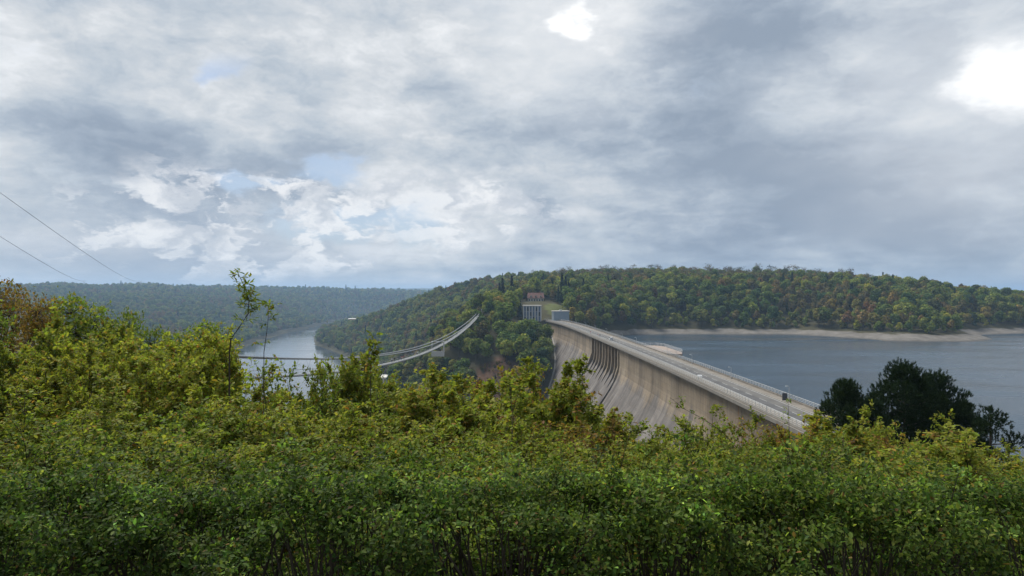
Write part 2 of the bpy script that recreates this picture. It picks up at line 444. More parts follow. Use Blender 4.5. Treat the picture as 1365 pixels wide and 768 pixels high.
# near right abutment and lake near shore
cp((46,60,-23),(40,95,-27),(50,78,-24.4),(66,60,-24.5),(66,92,-25),(36,140,-46),(80,80,-31),(90,110,-43),(110,145,-55),(130,90,-42),(220,70,-42),(400,40,-42),(700,20,-42),(1200,0,-42),
   (300,-80,-15),(800,-150,-8),(1500,-200,0))
# valley side of the dam
cp((28,604,-25),(16,570,-31),(22,530,-42),(28,500,-50),(18,450,-68),(-5,400,-92),(-30,350,-114),(10,250,-98),(30,180,-68),(60,598,-30),(52,606,-24.6),(40,612,-24.4),(25,615,-24.6),(10,608,-26))
# lake bed and far shore with its bare gravel band
for w in (75, 150, 320, 600, 1000): cp((w, 220, -75), (w, 320, -80), (w, 430, -80))
cp((80,540,-62),(150,560,-66),(230,560,-66),(900,560,-66),(1500,500,-66),(75,165,-65))
shore = [(56,594),(72,630),(124,687),(200,690),(287,687),(312,640),(326,594),(360,588),(405,590),(440,618),(470,676),(560,715),(700,738),(900,762),(1300,800),(1900,760)]
line([(x, y, LAKE) for x, y in shore], 25)
line([(x + (-2 if x < 300 else 4), y - 45, -54) for x, y in shore[2:]], 60)
line([(66,622,-33),(84,656,-35),(132,709,-35.5),(200,713,-35.5),(292,711,-36),(334,652,-37),(345,614,-37),(362,607,-37),(402,610,-37),(428,630,-38),(462,692,-39),(556,732,-39),(700,757,-39),(900,780,-39),(1300,820,-39)], 25)
# wooded hill beyond the lake
ridge = [(-433,1490,-112),(-330,1450,-68),(-230,1400,-36),(-130,1300,-5),(-60,1200,4),(20,1100,11),(100,1000,12),(190,950,15),(330,950,11),(460,980,13),(600,1050,3),(720,1100,-14),(850,1150,-33),(1000,1200,-38),(1400,1300,-40)]
line(ridge, 70)
cp((160,770,-14),(250,770,-14),(330,760,-16),(420,720,-14),(520,780,-14),(640,820,-16),(800,860,-33),(110,700,-18),(100,800,-6),(230,860,6),(420,850,4),(600,930,-8),(750,980,-26),(900,1000,-34))
cp((0,1700,0),(400,1600,0),(900,1800,-40),(1500,2000,-50),(-250,1900,-50),(-200,2600,-40),(-450,2350,-92),(-500,2800,-80))
# far bank on the valley side
cp((-26,552,-18.5),(-30,575,-16),(-55,525,-42),(-12,470,-54),(10,485,-50),(-30,490,-54),(-60,470,-75),(-100,600,-72),(-75,640,-42),(-10,600,-20),(12,596,-25.6),(28,600,-25),(0,650,-15),(25,692,-8),(25,712,-7),(8,700,-9),(44,640,-15),(50,660,-13),(60,700,-10),(-40,700,-22),(-70,800,-42),(-130,900,-70),(40,850,0),(-20,950,-6),(-130,1100,-42),(-230,1250,-72),
   (-140,840,-113),(-95,700,-106),(-60,560,-86),(-60,480,-100))
toe = [(-40,420,-113.6),(-75,560,-113.6),(-110,700,-113.2),(-150,860,-112.6),(-225,1036,-113.2),(-310,1250,-113.2),(-440,1520,-113.4),(-455,1560,-113.4),(-526,1800,-113.4),(-612,2295,-113.4),(-658,2700,-113.4),(-700,3150,-113.4)]
line(toe, 50)
line([(x - 40, y, -122) for x, y, z in toe[1:]], 80)
lb = [(-180,420,-113.4),(-300,700,-113.4),(-450,1000,-113.4),(-560,1400,-113.4),(-655,1960,-113.4),(-657,2183,-113.4),(-675,2527,-113.4),(-760,3150,-113.4)]
line(lb, 60)
line([(x + 30, y, -122) for x, y, z in lb[:5]], 90)
# blue hills on the left and far ridges
line([(-2600,2500,16),(-2174,3000,19),(-1900,3000,21),(-1606,3000,17),(-1350,3200,-2),(-1150,3500,-8),(-900,3900,-8),(-600,4200,-12),(-200,4400,-16),(300,4500,-20)], 150)
cp((-1000,1700,-70),(-1300,1500,-40),(-800,2100,-80),(-900,2500,-45),(-800,3000,-60),(-1200,2700,-20),(-1100,3100,-12),(-700,3300,-75),(-600,3600,-40),(-300,3400,-60),(0,3000,-20),(-1500,2300,-20))
for x in range(-400, 1900, 130):
    w = math.sin(x * 0.013) * 6 + math.sin(x * 0.031 + 1) * 4
    cp(((x - CX) / FPX * 5500, 5500, -25), ((x - CX) / FPX * 8500, 8500, (56 if x < 900 else -30) + w), ((x - CX) / FPX * 13500, 13500, 60 if x < 900 else -40))
ctrl = np.array(ctrl, float)
_keep = []
for i, p in enumerate(ctrl):
    if all(np.hypot(*(p[:2] - ctrl[j][:2])) > 1.5 for j in _keep): _keep.append(i)
ctrl = ctrl[_keep]
_D = np.hypot(ctrl[:, None, 0] - ctrl[None, :, 0], ctrl[:, None, 1] - ctrl[None, :, 1])
_W = np.linalg.solve(_D + np.eye(len(ctrl)) * 1e-3, ctrl[:, 2] - ctrl[:, 2].mean()); _Z0 = ctrl[:, 2].mean()

def _n2(x, y, s, seed):
    r = np.random.default_rng(seed); o = 0
    for k in range(7):
        a = r.uniform(0, 6.28); f = s * r.uniform(0.6, 1.9); p = r.uniform(0, 6.28)
        o = o + np.sin((x * np.cos(a) + y * np.sin(a)) * f + p)
    return o / 7.0
def terrain(x, y):
    x = np.atleast_1d(np.asarray(x, float)); y = np.atleast_1d(np.asarray(y, float)); z = np.empty(len(x))
    for i in range(0, len(x), 20000):
        sl = slice(i, i + 20000)
        z[sl] = np.hypot(x[sl, None] - ctrl[None, :, 0], y[sl, None] - ctrl[None, :, 1]) @ _W + _Z0
    d = np.hypot(x, y)
    amp = np.clip((d - 620) / 300, 0, 1) * 2.5 * np.clip((z - LAKE - 8) / 25, 0.08, 1) + np.clip((d - 1500) / 1500, 0, 1) * 3.5 * np.clip((z - RIVER - 4) / 40, 0, 1)
    return z + _n2(x, y, 0.021, 3) * amp * 2 + _n2(x, y, 0.05, 9) * np.clip((d - 100) / 300, 0, 1) * 0.5
def tz(x, y): return float(terrain(x, y)[0])

az = np.concatenate([np.arange(-46, 46, 0.3), np.arange(46, 314, 4.0)])
rad = np.concatenate([np.linspace(0.5, 20, 30), np.linspace(21, 95, 45), np.arange(98, 520, 6.0), np.arange(524, 760, 3.5), np.arange(765, 1300, 10.0),
                      np.arange(1310, 3400, 28.0), np.geomspace(3450, 14500, 45)])
AZ, RD = np.meshgrid(np.radians(az), rad, indexing="ij")
TX, TY = (np.sin(AZ) * RD).ravel(), (np.cos(AZ) * RD).ravel()
TZ = terrain(TX, TY)
# keep the sheet out of the dam body, below its visible faces
_inY = (TY > 60) & (TY < 597); _off = TX - crest_x(np.clip(TY, 60, 606))
_dam_zone = _inY & (_off > 2) & (_off < 10)
TZ[_dam_zone] = np.minimum(TZ[_dam_zone], -25.6)
def ground_tint(x, y, z):
    d = np.hypot(x, y)
    c = np.empty((len(x), 3)); c[:] = (0.055, 0.052, 0.028)
    wv = _n2(x, y, 0.09, 21)
    lakeside = (x > crest_x(np.clip(y, 60, 600)) + 9) & (y < 1000) & (y > 60)
    lawn = (np.hypot((x - 43) / 11, (y - 645) / 26) < 1)
    c[lawn] = (0.085, 0.098, 0.034)
    brown = (np.hypot((x + 12) / 24, (y - 460) / 24) < 1 + wv * 0.3)
    c[brown] = (0.125, 0.078, 0.052)
    c[(d > 3600)] = (0.036, 0.050, 0.030)
    fields = (d > 7000) & (_n2(x, y, 0.004, 5) > 0.25); c[fields] = (0.09, 0.10, 0.045)
    return c
na, nr = len(az), len(rad)
I = np.arange(na * nr).reshape(na, nr)
A, B = I, np.roll(I, -1, 0)
F = np.stack([A[:, :-1].ravel(), B[:, :-1].ravel(), B[:, 1:].ravel(), A[:, 1:].ravel()], 1)[:, ::-1]
V = np.stack([TX, TY, TZ], 1)
V = np.vstack([V, [[0, 0, -1.75]]]); TINT = np.vstack([ground_tint(TX, TY, TZ), [[0.05, 0.05, 0.03]]])
gm = mesh_np("ground", V, F, M["ground"], TINT)
_ls = np.append(((TX > crest_x(np.clip(TY, 60, 600)) + 6) & (TY < 1000) & (TY > 55)).astype(np.float32), 0).astype(np.float32)
_at = gm.attributes.new("lakeside", "FLOAT", "POINT"); _at.data.foreach_set("value", _ls)
gm.polygons.foreach_set("use_smooth", np.ones(len(gm.polygons), bool))
ground = tag(link("ground", gm), "wooded hills and valley floor running to the horizon", None, kind="structure")

# visibility table: highest elevation angle passed so far, per azimuth and ring
ELEV = np.maximum.accumulate(np.arctan2(TZ.reshape(na, nr), RD), axis=1)
def visible(x, y, ztop, slack=0.004):
    a = np.degrees(np.arctan2(x, y)); d = np.hypot(x, y)
    i = np.clip(((a + 46) / 0.3).astype(int), 0, 306); j = np.clip(np.searchsorted(rad, d) - 3, 0, nr - 1)
    return np.arctan2(ztop, d) > ELEV[i, j] - slack
SKY_X = np.array([-200, 0, 60, 100, 170, 200, 250, 300, 340, 345, 425, 435, 470, 500, 515, 540, 560, 600, 640, 700, 740, 760, 800, 850, 900, 920, 960, 1000, 1060, 1100, 1200, 1260, 1300, 1365, 1600])
SKY_Y = np.array([370, 378, 388, 402, 425, 445, 436, 430, 448, 490, 492, 480, 474, 492, 522, 522, 506, 500, 508, 496, 492, 520, 548, 570, 576, 562, 556, 566, 580, 565, 560, 588, 596, 622, 640])
def skyline(x): return np.interp(x, SKY_X, SKY_Y)
def topix(p): return CX + p[..., 0] / p[..., 1] * FPX, HY - p[..., 2] / p[..., 1] * FPX

# ------------------------------------------------------------------ water
def sheet(name, pts, z, mat, label):
    me = bpy.data.meshes.new(name); me.from_pydata([(x, y, z) for x, y in pts], [], [tuple(range(len(pts)))]); me.update()
    if me.polygons[0].normal.z < 0: me.flip_normals()
    me.materials.append(mat)
    return tag(link(name, me), label, None, kind="structure")
sheet("lake", [(58, 84), (58, 300), (54, 450), (46, 560), (52, 640), (110, 740), (900, 900), (2200, 900), (2200, -60), (300, 20)], LAKE, M["lake"], "wide blue grey lake held back by the dam")
sheet("river", [(-30, 300), (-30, 460), (-60, 560), (-130, 900), (-420, 1600), (-600, 2400), (-640, 3300), (-900, 3300), (-900, 1800), (-500, 700), (-200, 330)], RIVER, M["river"], "pale river winding between the wooded hills")

# ------------------------------------------------------------------ dam
dam = thing("dam", "long tan and grey concrete gravity dam with a road on its crest", "dam", (50, 330, -118))
def dam_part(name, mb, mat, parent=None):
    o = mb.build(name, mat, parent or dam)
    if parent is None: o.matrix_parent_inverse = Matrix.Translation((-50, -330, 118))
    return o
def sweep(mb, prof, y0, y1, n):
    """closed profile of (offset upstream, z) swept along the crest curve"""
    m = len(prof); vs_ = []
    for i in range(n + 1):
        p, t, u = crest_frame(y0 + (y1 - y0) * i / n)
        for o, z in prof: vs_.append((p.x + u.x * o, p.y + u.y * o, z))
    fs = [(i*m+k, i*m+(k+1) % m, (i+1)*m+(k+1) % m, (i+1)*m+k) for i in range(n) for k in range(m)]
    fs += [tuple(range(m-1, -1, -1)), tuple(n*m+k for k in range(m))]
    return mb.add(vs_, fs)
FACE = [(0.9, -25.4), (0.9, -33.0), (0.5, -36.0), (-0.8, -39.5), (-3.2, -44.0), (-7.5, -50.5), (-30.0, -82.5), (-54.0, -117.0)]
BODY = FACE + [(11.0, -117.0), (11.0, -25.4)]
OGEE = [(3.4, -25.4), (3.4, -29.2), (3.1, -30.6), (2.4, -34.5), (1.2, -37.6), (-0.6, -40.3), (-3.05, -44.1), (-7.45, -50.6), (-30.0, -83.0), (-54.0, -117.4), (10.9, -117.4), (10.9, -25.4)]
SPILL0, SPILL1 = 309.0, 388.0
edges = list(np.arange(62, SPILL0, 13.0)) + [SPILL0]
edges = [e for e in edges if e <= SPILL0 - 6 or e == SPILL0]
for a, b in zip(edges[:-1], edges[1:]):
    dam_part("block", sweep(MB(), BODY, a + 0.06, b - 0.06, 4), M["concrete"])
bays = np.linspace(SPILL0, SPILL1, 10)
for a, b in zip(bays[:-1], bays[1:]):
    dam_part("spillway_bay", sweep(MB(), OGEE, a + 0.05, b - 0.05, 3), M["concrete"])
edges2 = list(np.linspace(SPILL1, 604, 17))
for a, b in zip(edges2[:-1], edges2[1:]):
    dam_part("block", sweep(MB(), BODY, a + 0.06, b - 0.06, 4), M["concrete"])
PIER = [(0.55, -25.42), (0.55, -33.0), (0.2, -36.0), (-0.9, -39.6), (-2.7, -43.0), (-3.4, -44.5), (-2.9, -45.0), (0.5, -40.5), (3.0, -38.0), (8.0, -31.0), (8.0, -25.42)]
for k, yb in enumerate(bays):
    if k in (0, len(bays) - 1):
        wall = [(0.3, -25.42), (0.3, -33.5), (-1.8, -40.0), (-4.6, -45.0), (-9.2, -51.8), (-40.0, -96.0), (-38.6, -97.0), (-6.0, -51.0), (3.0, -38.0), (8.0, -31.0), (8.0, -25.42)]
        dam_part("training_wall", sweep(MB(), wall, yb - 0.8, yb + 0.8, 1), M["concrete"])
    else:
        dam_part("spillway_pier", sweep(MB(), PIER, yb - 0.75, yb + 0.75, 1), M["concrete"])
for a, b in zip(np.linspace(62, 606, 22)[:-1], np.linspace(62, 606, 22)[1:]):
    dam_part("crest_slab", sweep(MB(), [(-0.6, -24.22), (-0.6, -25.0), (0.6, -25.395), (11.4, -25.395), (12.0, -25.0), (12.0, -24.22)], a + 0.02, b - 0.02, 5), M["slab"])
# bare concrete groin where the dam meets the far hillside
pts = []
for y in np.linspace(601, 455, 40):
    p, t, u = crest_frame(y); zs = np.linspace(-25.4, -110, 200); off = np.interp(-zs, [-v[1] for v in FACE], [v[0] for v in FACE])
    g_ = terrain(p.x + u.x * off, p.y + u.y * off); k = int(np.argmax(g_ > zs))
    pts.append((p.x + u.x * (off[k] - .3), p.y + u.y * (off[k] - .3), zs[k] + .15))
mb = MB().tube(pts, .85, 6)
dam_part("groin_kerb", mb, M["kerb"])

# road, pavements and markings along the crest
def strip(mb, o0, o1, z, y0=62, y1=606, n=90, thick=0.0):
    vs_ = []
    for i in range(n + 1):
        p, t, u = crest_frame(y0 + (y1 - y0) * i / n)
        for o in (o0, o1): vs_.append((p.x + u.x * o, p.y + u.y * o, z))
    mb.add(vs_, [(2*i+1, 2*i+3, 2*i+2, 2*i) for i in range(n)]); return mb
tag(strip(MB(), 2.7, 9.0, -24.16).build("road", M["asphalt"]), "two lane asphalt road along the top of the dam", None, kind="structure")
tag(strip(MB(), 5.9, 8.95, -24.154).build("road_lane", M["asphalt_old"]), "paler worn lane of the crest road", None, kind="structure")
for nm, a, b, lab in (("pavement", -0.25, 2.5, "pale pavement on the valley side of the crest road"), ("pavement", 9.2, 11.6, "tan pavement on the lake side of the crest road")):
    mb = sweep(MB(), [(a, -24.21), (a, -24.02), (b, -24.02), (b, -24.21)], 62, 606, 60)
    tag(mb.build(nm, M["pave"]), lab, None, kind="structure")
for a, b, lab in ((2.5, 2.75, "kerb stones beside the valley side pavement"), (8.95, 9.2, "kerb stones beside the lake side pavement")):
    tag(sweep(MB(), [(a + 0.003, -24.21), (a + 0.003, -24.0), (b - 0.003, -24.0), (b - 0.003, -24.21)], 62, 606, 60).build("kerb", M["kerb"]), lab, None, kind="structure")
mb = MB(); strip(mb, 3.0, 3.16, -24.148); strip(mb, 8.6, 8.76, -24.148)
for y in np.arange(70, 600, 9.0): strip(mb, 5.82, 5.97, -24.146, y, y + 4.5, 2)
tag(mb.build("road_marking", M["paint"]), "white edge and centre lines on the crest road", None, kind="structure")

# railings: each length between two movement joints is a part of its railing
def railing(name, label, o, base_h, base_mat, y0, y1, tall):
    r = thing(name, label, "railing", (*crest_frame((y0 + y1) / 2)[0].xy, CREST))
    inv = Matrix.Translation(r.location).inverted()
    secs = np.linspace(y0, y1, int((y1 - y0) / 24) + 1)
    for a, b in zip(secs[:-1], secs[1:]):
        mb = MB(); b2 = b - 0.08
        sweep(mb, [(o - 0.16, -24.03), (o - 0.16, -24.02 + base_h), (o + 0.16, -24.02 + base_h), (o + 0.16, -24.03)], a, b2, 3)
        w = mb.build("parapet", base_mat, r); w.matrix_parent_inverse = inv
        mb = MB(); n = int((b2 - a) / 2.0)
        for i in range(n + 1):
            p, t, u = crest_frame(a + 0.08 + (b2 - a - 0.16) * i / n); q = p + u * o
            mb.box(q.x - 0.045, q.x + 0.045, q.y - 0.045, q.y + 0.045, -24.02 + base_h, -24.02 + tall)
        hs = [tall] + [base_h + (tall - base_h) * k for k in (0.33, 0.66)]
        for h in hs:
            rr = 0.05 if h == tall else 0.028
            sweep(mb, [(o - rr, -24.02 + h - rr), (o - rr, -24.02 + h + rr), (o + rr, -24.02 + h + rr), (o + rr, -24.02 + h - rr)], a + 0.02, b2 - 0.02, 3)
        w = mb.build("rail_section", M["rail"], r); w.matrix_parent_inverse = inv
    return r
railing("railing", "pale railing on the valley edge of the dam road", 0.02, 0.35, M["kerb"], 62, 602, 1.35)
railing("railing", "pale railing on the lake edge of the dam road", 11.35, 0.45, M["pave"], 62, 602, 1.35)

# lake side viewing platform
pl = thing("platform", "pinkish platform with white railing jutting over the lake", "platform", (64.5, 290, -24))
inv = Matrix.Translation(pl.location).inverted()
def pp(mb, name, mat):
    o = mb.build(name, mat, pl); o.matrix_parent_inverse = inv; return o
P0 = [(60.9, 271), (67.3, 267), (69.4, 276), (69.0, 306), (66.0, 312), (59.6, 312)]
def prism(mb, pts, z0, z1):
    n = len(pts)
    return mb.add([(x, y, z0) for x, y in pts] + [(x, y, z1) for x, y in pts],
                  [tuple(range(n-1, -1, -1)), tuple(range(n, 2*n))] + [(i, (i+1) % n, n+(i+1) % n, n+i) for i in range(n)])
pp(prism(MB(), P0, -24.9, -24.05), "deck", M["pier_deck"])
pp(prism(MB(), [(60.5, 274), (66.2, 271), (67.6, 278), (67.2, 304), (60, 309)], -27.5, -24.9), "bracket", M["slab"])
pp(MB().box(61.5, 66.0, 278, 302, -117, -27.5), "intake_shaft", M["concrete"])
mb = MB()
for a, b in zip(P0[:-1], P0[1:]):
    n = max(1, int(math.dist(a, b) / 2.0))
    for i in range(n + 1):
        x, y = a[0] + (b[0] - a[0]) * i / n, a[1] + (b[1] - a[1]) * i / n
        mb.box(x - .06, x + .06, y - .06, y + .06, -24.05, -22.85)
    for h in (-23.65, -23.25, -22.85): mb.tube([(*a, h), (*b, h)], 0.05, 4)
pp(mb, "railing", M["white"])

# lamp posts on the lake side
def lamp_post(y, label):
    p, t, u = crest_frame(y); q = p + u * 10.9
    L = thing("street_lamp", label, "street lamp", (q.x, q.y, -24.02), math.atan2(-u.x, u.y) * 0, "lamp posts along the lake side pavement")
    L.rotation_euler.z = math.atan2(u.y, u.x)
    MB().box(-.16, .16, -.16, .16, 0, .35).build("base", M["steel"], L)
    MB().tube([(0, 0, .3), (0, 0, 3.1)], .085, 6, .055).build("pole", M["rail"], L)
    MB().tube([(0, 0, 3.08), (-.15, 0, 3.22), (-.5, 0, 3.28)], .05, 5, .04).build("arm", M["rail"], L)
    MB().box(-.85, -.4, -.11, .11, 3.2, 3.32).build("lamp_head", M["lamp"], L)
marks = ["nearest the dark sign board", "second out from the dark sign board", "above the mid dam wall, third from the sign board", "beside the viewing platform's near end",
         "just beyond the viewing platform", "level with the silver car", "just past the silver car", "over the far gravel beach", "before the yellowing shoreline tree", "near the grey block building", "closest to the grey block building"]
for y, s in zip((151, 190, 229, 262, 318, 352, 398, 440, 482, 524, 562), marks): lamp_post(y, "slim pale lamp post " + s)

# dark board on posts, small white panel, car
p, t, u = crest_frame(150); q = p + u * 8.6 + u * 0.9
sb = thing("sign_board", "dark grey sign board seen from behind beside the crest road", "sign", (q.x, q.y, -24.02))
MB().box(-.55, .55, -.04, .04, .25, 1.85).build("panel", M["signback"], sb)
for s in (-.4, .4): MB().box(s - .04, s + .04, .041, .11, 0, 1.8).build("post", M["steel"], sb)
p, t, u = crest_frame(187); q = p + u * 1.2
ib = thing("information_panel", "small white slanted information panel by the valley side railing", "sign", (q.x, q.y, -24.02))
MB().add([(-.6,-.3,1.0),(.6,-.3,1.0),(.6,.35,1.4),(-.6,.35,1.4),(-.6,-.3,1.06),(.6,-.3,1.06),(.6,.35,1.46),(-.6,.35,1.46)],
         [(0,3,2,1),(4,5,6,7),(0,1,5,4),(1,2,6,5),(2,3,7,6),(3,0,4,7)]).build("panel", M["white"], ib)
for s in (-.4, .4): MB().box(s - .05, s + .05, -.05, .05, 0, 1.2).build("post", M["steel"], ib)

p, t, u = crest_frame(349); q = p + u * 4.4
car = thing("car", "silver white hatchback driving along the crest road", "car", (q.x, q.y, -24.15), math.atan2(t.y, t.x) - math.pi / 2)
def car_section(prof, w0, w1):
    """side profile (y, z, half width) lofted to a body"""
    mb = MB(); n = len(prof)
    mb.add([(-w, y, z) for y, z, w in prof] + [(w, y, z) for y, z, w in prof],
           [tuple(range(n)), tuple(range(2*n-1, n-1, -1))] + [(i, n+i, n+(i+1) % n, (i+1) % n) for i in range(n)])
    return mb
body = car_section([(-2.1,.25,.84),(-2.15,.6,.86),(-2.05,.9,.82),(-1.15,1.0,.86),(1.5,.98,.86),(2.0,.85,.82),(2.1,.55,.85),(2.05,.25,.84)], 1, 1).build("body", M["silver"], car)
cabin = car_section([(-2.0,.94,.80),(-1.75,1.40,.64),(-.1,1.50,.64),(.35,1.47,.64),(1.25,.97,.80)], 1, 1).build("cabin", M["window"], car)
car_section([(-1.72,1.42,.62),(-1.5,1.5,.61),(-.2,1.56,.61),(.3,1.52,.61),(.25,1.46,.62)], 1, 1).build("roof", M["silver"], car)
for sx in (-1, 1):
    for sy in (-1.35, 1.3):
        w = MB().tube([(sx * .70, sy, .31), (sx * .88, sy, .31)], .31, 12).build("wheel", M["rubber"], car)
        MB().tube([(sx * .875, sy, .31), (sx * .895, sy, .31)], .19, 8).build("rim", M["steel"], w)
    MB().box(sx * .66 - .14, sx * .66 + .14, -2.17, -2.08, .62, .76).build("headlight", M["lamp"], car)
    MB().box(sx * .68 - .1, sx * .68 + .1, 2.03, 2.1, .66, .84).build("tail_light", M["redlight"], car)

# ------------------------------------------------------------------ people (one continuous body each)
def person_mesh(name, shirt, trousers, stride):
    J = {"pel": (0,0,.95,.13), "waist": (0,0,1.1,.12), "chest": (0,0,1.35,.145), "neck": (0,0,1.5,.06), "head": (0,.02,1.64,.10), "top": (0,.02,1.73,.07)}
    E = [("pel","waist"),("waist","chest"),("chest","neck"),("neck","head"),("head","top")]
    for s, n in ((-1, "l"), (1, "r")):
        k = s * stride
        J.update({n+"hip": (s*.10,0,.90,.09), n+"knee": (s*.11,k*.14,.5,.062), n+"ank": (s*.11,k*.2-.05,.09,.045), n+"toe": (s*.12,k*.2+.12,.04,.035),
                  n+"sho": (s*.19,0,1.42,.06), n+"elb": (s*.25,-k*.08,1.13,.045), n+"wri": (s*.24,-k*.16+.08,.90,.035), n+"hand": (s*.235,-k*.18+.1,.80,.03)})
        E += [("pel",n+"hip"),(n+"hip",n+"knee"),(n+"knee",n+"ank"),(n+"ank",n+"toe"),("chest",n+"sho"),(n+"sho",n+"elb"),(n+"elb",n+"wri"),(n+"wri",n+"hand")]
    ks = list(J); me = bpy.data.meshes.new(name)
    me.from_pydata([J[k][:3] for k in ks], [(ks.index(a), ks.index(b)) for a, b in E], []); me.update()
    o = bpy.data.objects.new("tmp", me); COL.objects.link(o)
    sk = o.modifiers.new("s", "SKIN")
    for i, k in enumerate(ks):
        me.skin_vertices[0].data[i].radius = (J[k][3], J[k][3] * (0.8 if k in ("chest", "waist", "pel") else 1.0))
    me.skin_vertices[0].data[0].use_root = True
    sb_ = o.modifiers.new("d", "SUBSURF"); sb_.levels = 1; sb_.render_levels = 1
    dg = bpy.context.evaluated_depsgraph_get()
    out = bpy.data.meshes.new_from_object(o.evaluated_get(dg)); out.name = name
    bpy.data.objects.remove(o); bpy.data.meshes.remove(me)
    mats = [M["skin"], shirt, trousers, M["dark"]]
    out.materials.clear()
    for m_ in mats: out.materials.append(m_)
    for pg in out.polygons:
        c = pg.center; pg.use_smooth = True
        if c.z > 1.50: pg.material_index = 3 if (c.z > 1.68 or c.y < -0.01) else 0
        elif c.z > 0.93 and (abs(c.x) < .2 or c.z > 1.1): pg.material_index = 1
        elif abs(c.x) > .2: pg.material_index = 0
        elif c.z > .09: pg.material_index = 2
        else: pg.material_index = 3
    return out
cl = {k: plain("cloth_" + k, c, 0.85, 0.1) for k, c in dict(white=(.7,.7,.7), red=(.42,.06,.06), dark=(.03,.03,.035), navy=(.03,.045,.09), jeans=(.06,.08,.13), beige=(.3,.25,.19), pink=(.5,.2,.2)).items()}
def person(shirt, trousers, loc, rz, label, stride=1):
    me = person_mesh("person", cl[shirt], cl[trousers], stride)
    return tag(link("person", me, None, loc, rz), label, "person")
for y, o, sh, lab in ((398, 1.3, "red", "person in a red top walking on the dam pavement ahead of the car"),
                      (372, 1.5, "pink", "person in a pale red top walking on the dam pavement nearest the car"),
                      (369, 2.0, "dark", "person in dark clothes beside the pale red top on the dam pavement")):
    p, t, u = crest_frame(y); q = p + u * o
    person(sh, "jeans", (q.x, q.y, -24.02), 0.1, lab)

# ------------------------------------------------------------------ suspension footbridge
BA, BB = Vector((-57.0, 105, -13.0)), Vector((-26.2, 548, -16.3))
def bridge_pt(s):
    p = BA.lerp(BB, s); zc_ = BA.z + (BB.z - BA.z) * s
    return Vector((p.x, p.y, zc_ - 4 * 13.6 * s * (1 - s)))
_bt = (BB - BA); _bt.z = 0; _bt.normalize(); _bn = Vector((_bt.y, -_bt.x, 0))
def cab_h(s): return 1.5 + 2.6 * (1 - s) ** 0.8 * min(1.0, (1 - s) * 5)
SB = [i / 90 for i in range(91)]
br = thing("suspension_bridge", "long slender grey footbridge hanging across the valley left of the dam", "bridge", tuple(BB))
inv = Matrix.Translation(BB).inverted()
def bp_(mb, name, mat, smooth=False):
    o = mb.build(name, mat, br, smooth); o.matrix_parent_inverse = inv; return o
DW = 0.95
for k in range(15):
    mb = MB(); vs_ = []
    ss = SB[k*6:k*6+7]
    for s in ss:
        p = bridge_pt(s)
        for o, z in ((-DW, 0), (-DW, -.22), (DW, -.22), (DW, 0)): vs_.append(p + _bn * o + Vector((0, 0, z)))
    fs = [(i*4+j, i*4+(j+1) % 4, (i+1)*4+(j+1) % 4, (i+1)*4+j) for i in range(6) for j in range(4)] + [(3,2,1,0), (24,25,26,27)]
    mb.add(vs_, fs); bp_(mb, "deck_section", M["grating"])
for sd_ in (-1, 1):
    bp_(MB().tube([bridge_pt(s) + _bn * (sd_ * (DW + .25 + 1.1 * (cab_h(s) - 1.5) / 2.6)) + Vector((0, 0, cab_h(s))) for s in SB], .24, 6), "main_cable", M["cable"], True)
    bp_(MB().tube([bridge_pt(s) + _bn * (sd_ * (DW + .1)) + Vector((0, 0, 1.15)) for s in SB], .035, 4), "handrail", M["cable"], True)
    bp_(MB().tube([bridge_pt(s) + _bn * (sd_ * (DW + .05)) + Vector((0, 0, -.28)) for s in SB], .26, 6), "lower_cable", M["cable"], True)
    mb = MB()
    for i in range(56):
        s = i / 55; p = bridge_pt(s)
        a = p + _bn * (sd_ * (DW + .05)) + Vector((0, 0, -.1)); b = p + _bn * (sd_ * (DW + .25 + 1.1 * (cab_h(s) - 1.5) / 2.6)) + Vector((0, 0, cab_h(s)))
        mb.tube([a, b], .025, 3, cap=False)
    for h in (.5,): mb.tube([bridge_pt(s) + _bn * (sd_ * (DW + .08)) + Vector((0, 0, h)) for s in SB], .03, 3, cap=False)
    tag(bp_(mb, "hanger_net", M["cable"]), kind="stuff")
# far anchor head
e = BB
mb = MB().box(e.x - 2.2, e.x + 2.2, e.y + .2, e.y + 5, e.z - 4.5, e.z + .1)
bp_(mb, "anchor_block", M["slab"])
for sd_ in (-1, 1):
    x = e.x + sd_ * 1.5
    bp_(MB().box(x - .35, x + .35, e.y + .6, e.y + 1.5, e.z + .1, e.z + 3.4), "anchor_post", M["white"])
# swing platform slung under the deck
sq = 0.573; p = bridge_pt(sq)
sp = bp_(MB().box(p.x - 3.2, p.x + 3.2, p.y - 1.8, p.y + 1.8, p.z - 5.2, p.z - 4.9), "swing_platform", M["white"])
for dx_, dy_ in ((-3.1, -1.7), (3.1, -1.7), (-3.1, 1.7), (3.1, 1.7)):
    bp_(MB().box(p.x + dx_ - .14, p.x + dx_ + .14, p.y + dy_ - .14, p.y + dy_ + .14, p.z - 4.9, p.z + 2.4), "platform_post", M["white"])
for a, b in (((-3.1, -1.78), (3.1, -1.78)), ((-3.1, 1.78), (3.1, 1.78)), ((-3.18, -1.7), (-3.18, 1.7)), ((3.18, -1.7), (3.18, 1.7))):
    mb = MB().box(p.x + min(a[0], b[0]) - .04, p.x + max(a[0], b[0]) + .04, p.y + min(a[1], b[1]) - .04, p.y + max(a[1], b[1]) + .04, p.z - 4.9, p.z - 2.7)
    bp_(mb, "platform_panel", M["white"])
    mb = MB().box(p.x + min(a[0], b[0]) - .1, p.x + max(a[0], b[0]) + .1, p.y + min(a[1], b[1]) - .1, p.y + max(a[1], b[1]) + .1, p.z + 2.4, p.z + 2.65)
    bp_(mb, "platform_beam", M["white"])
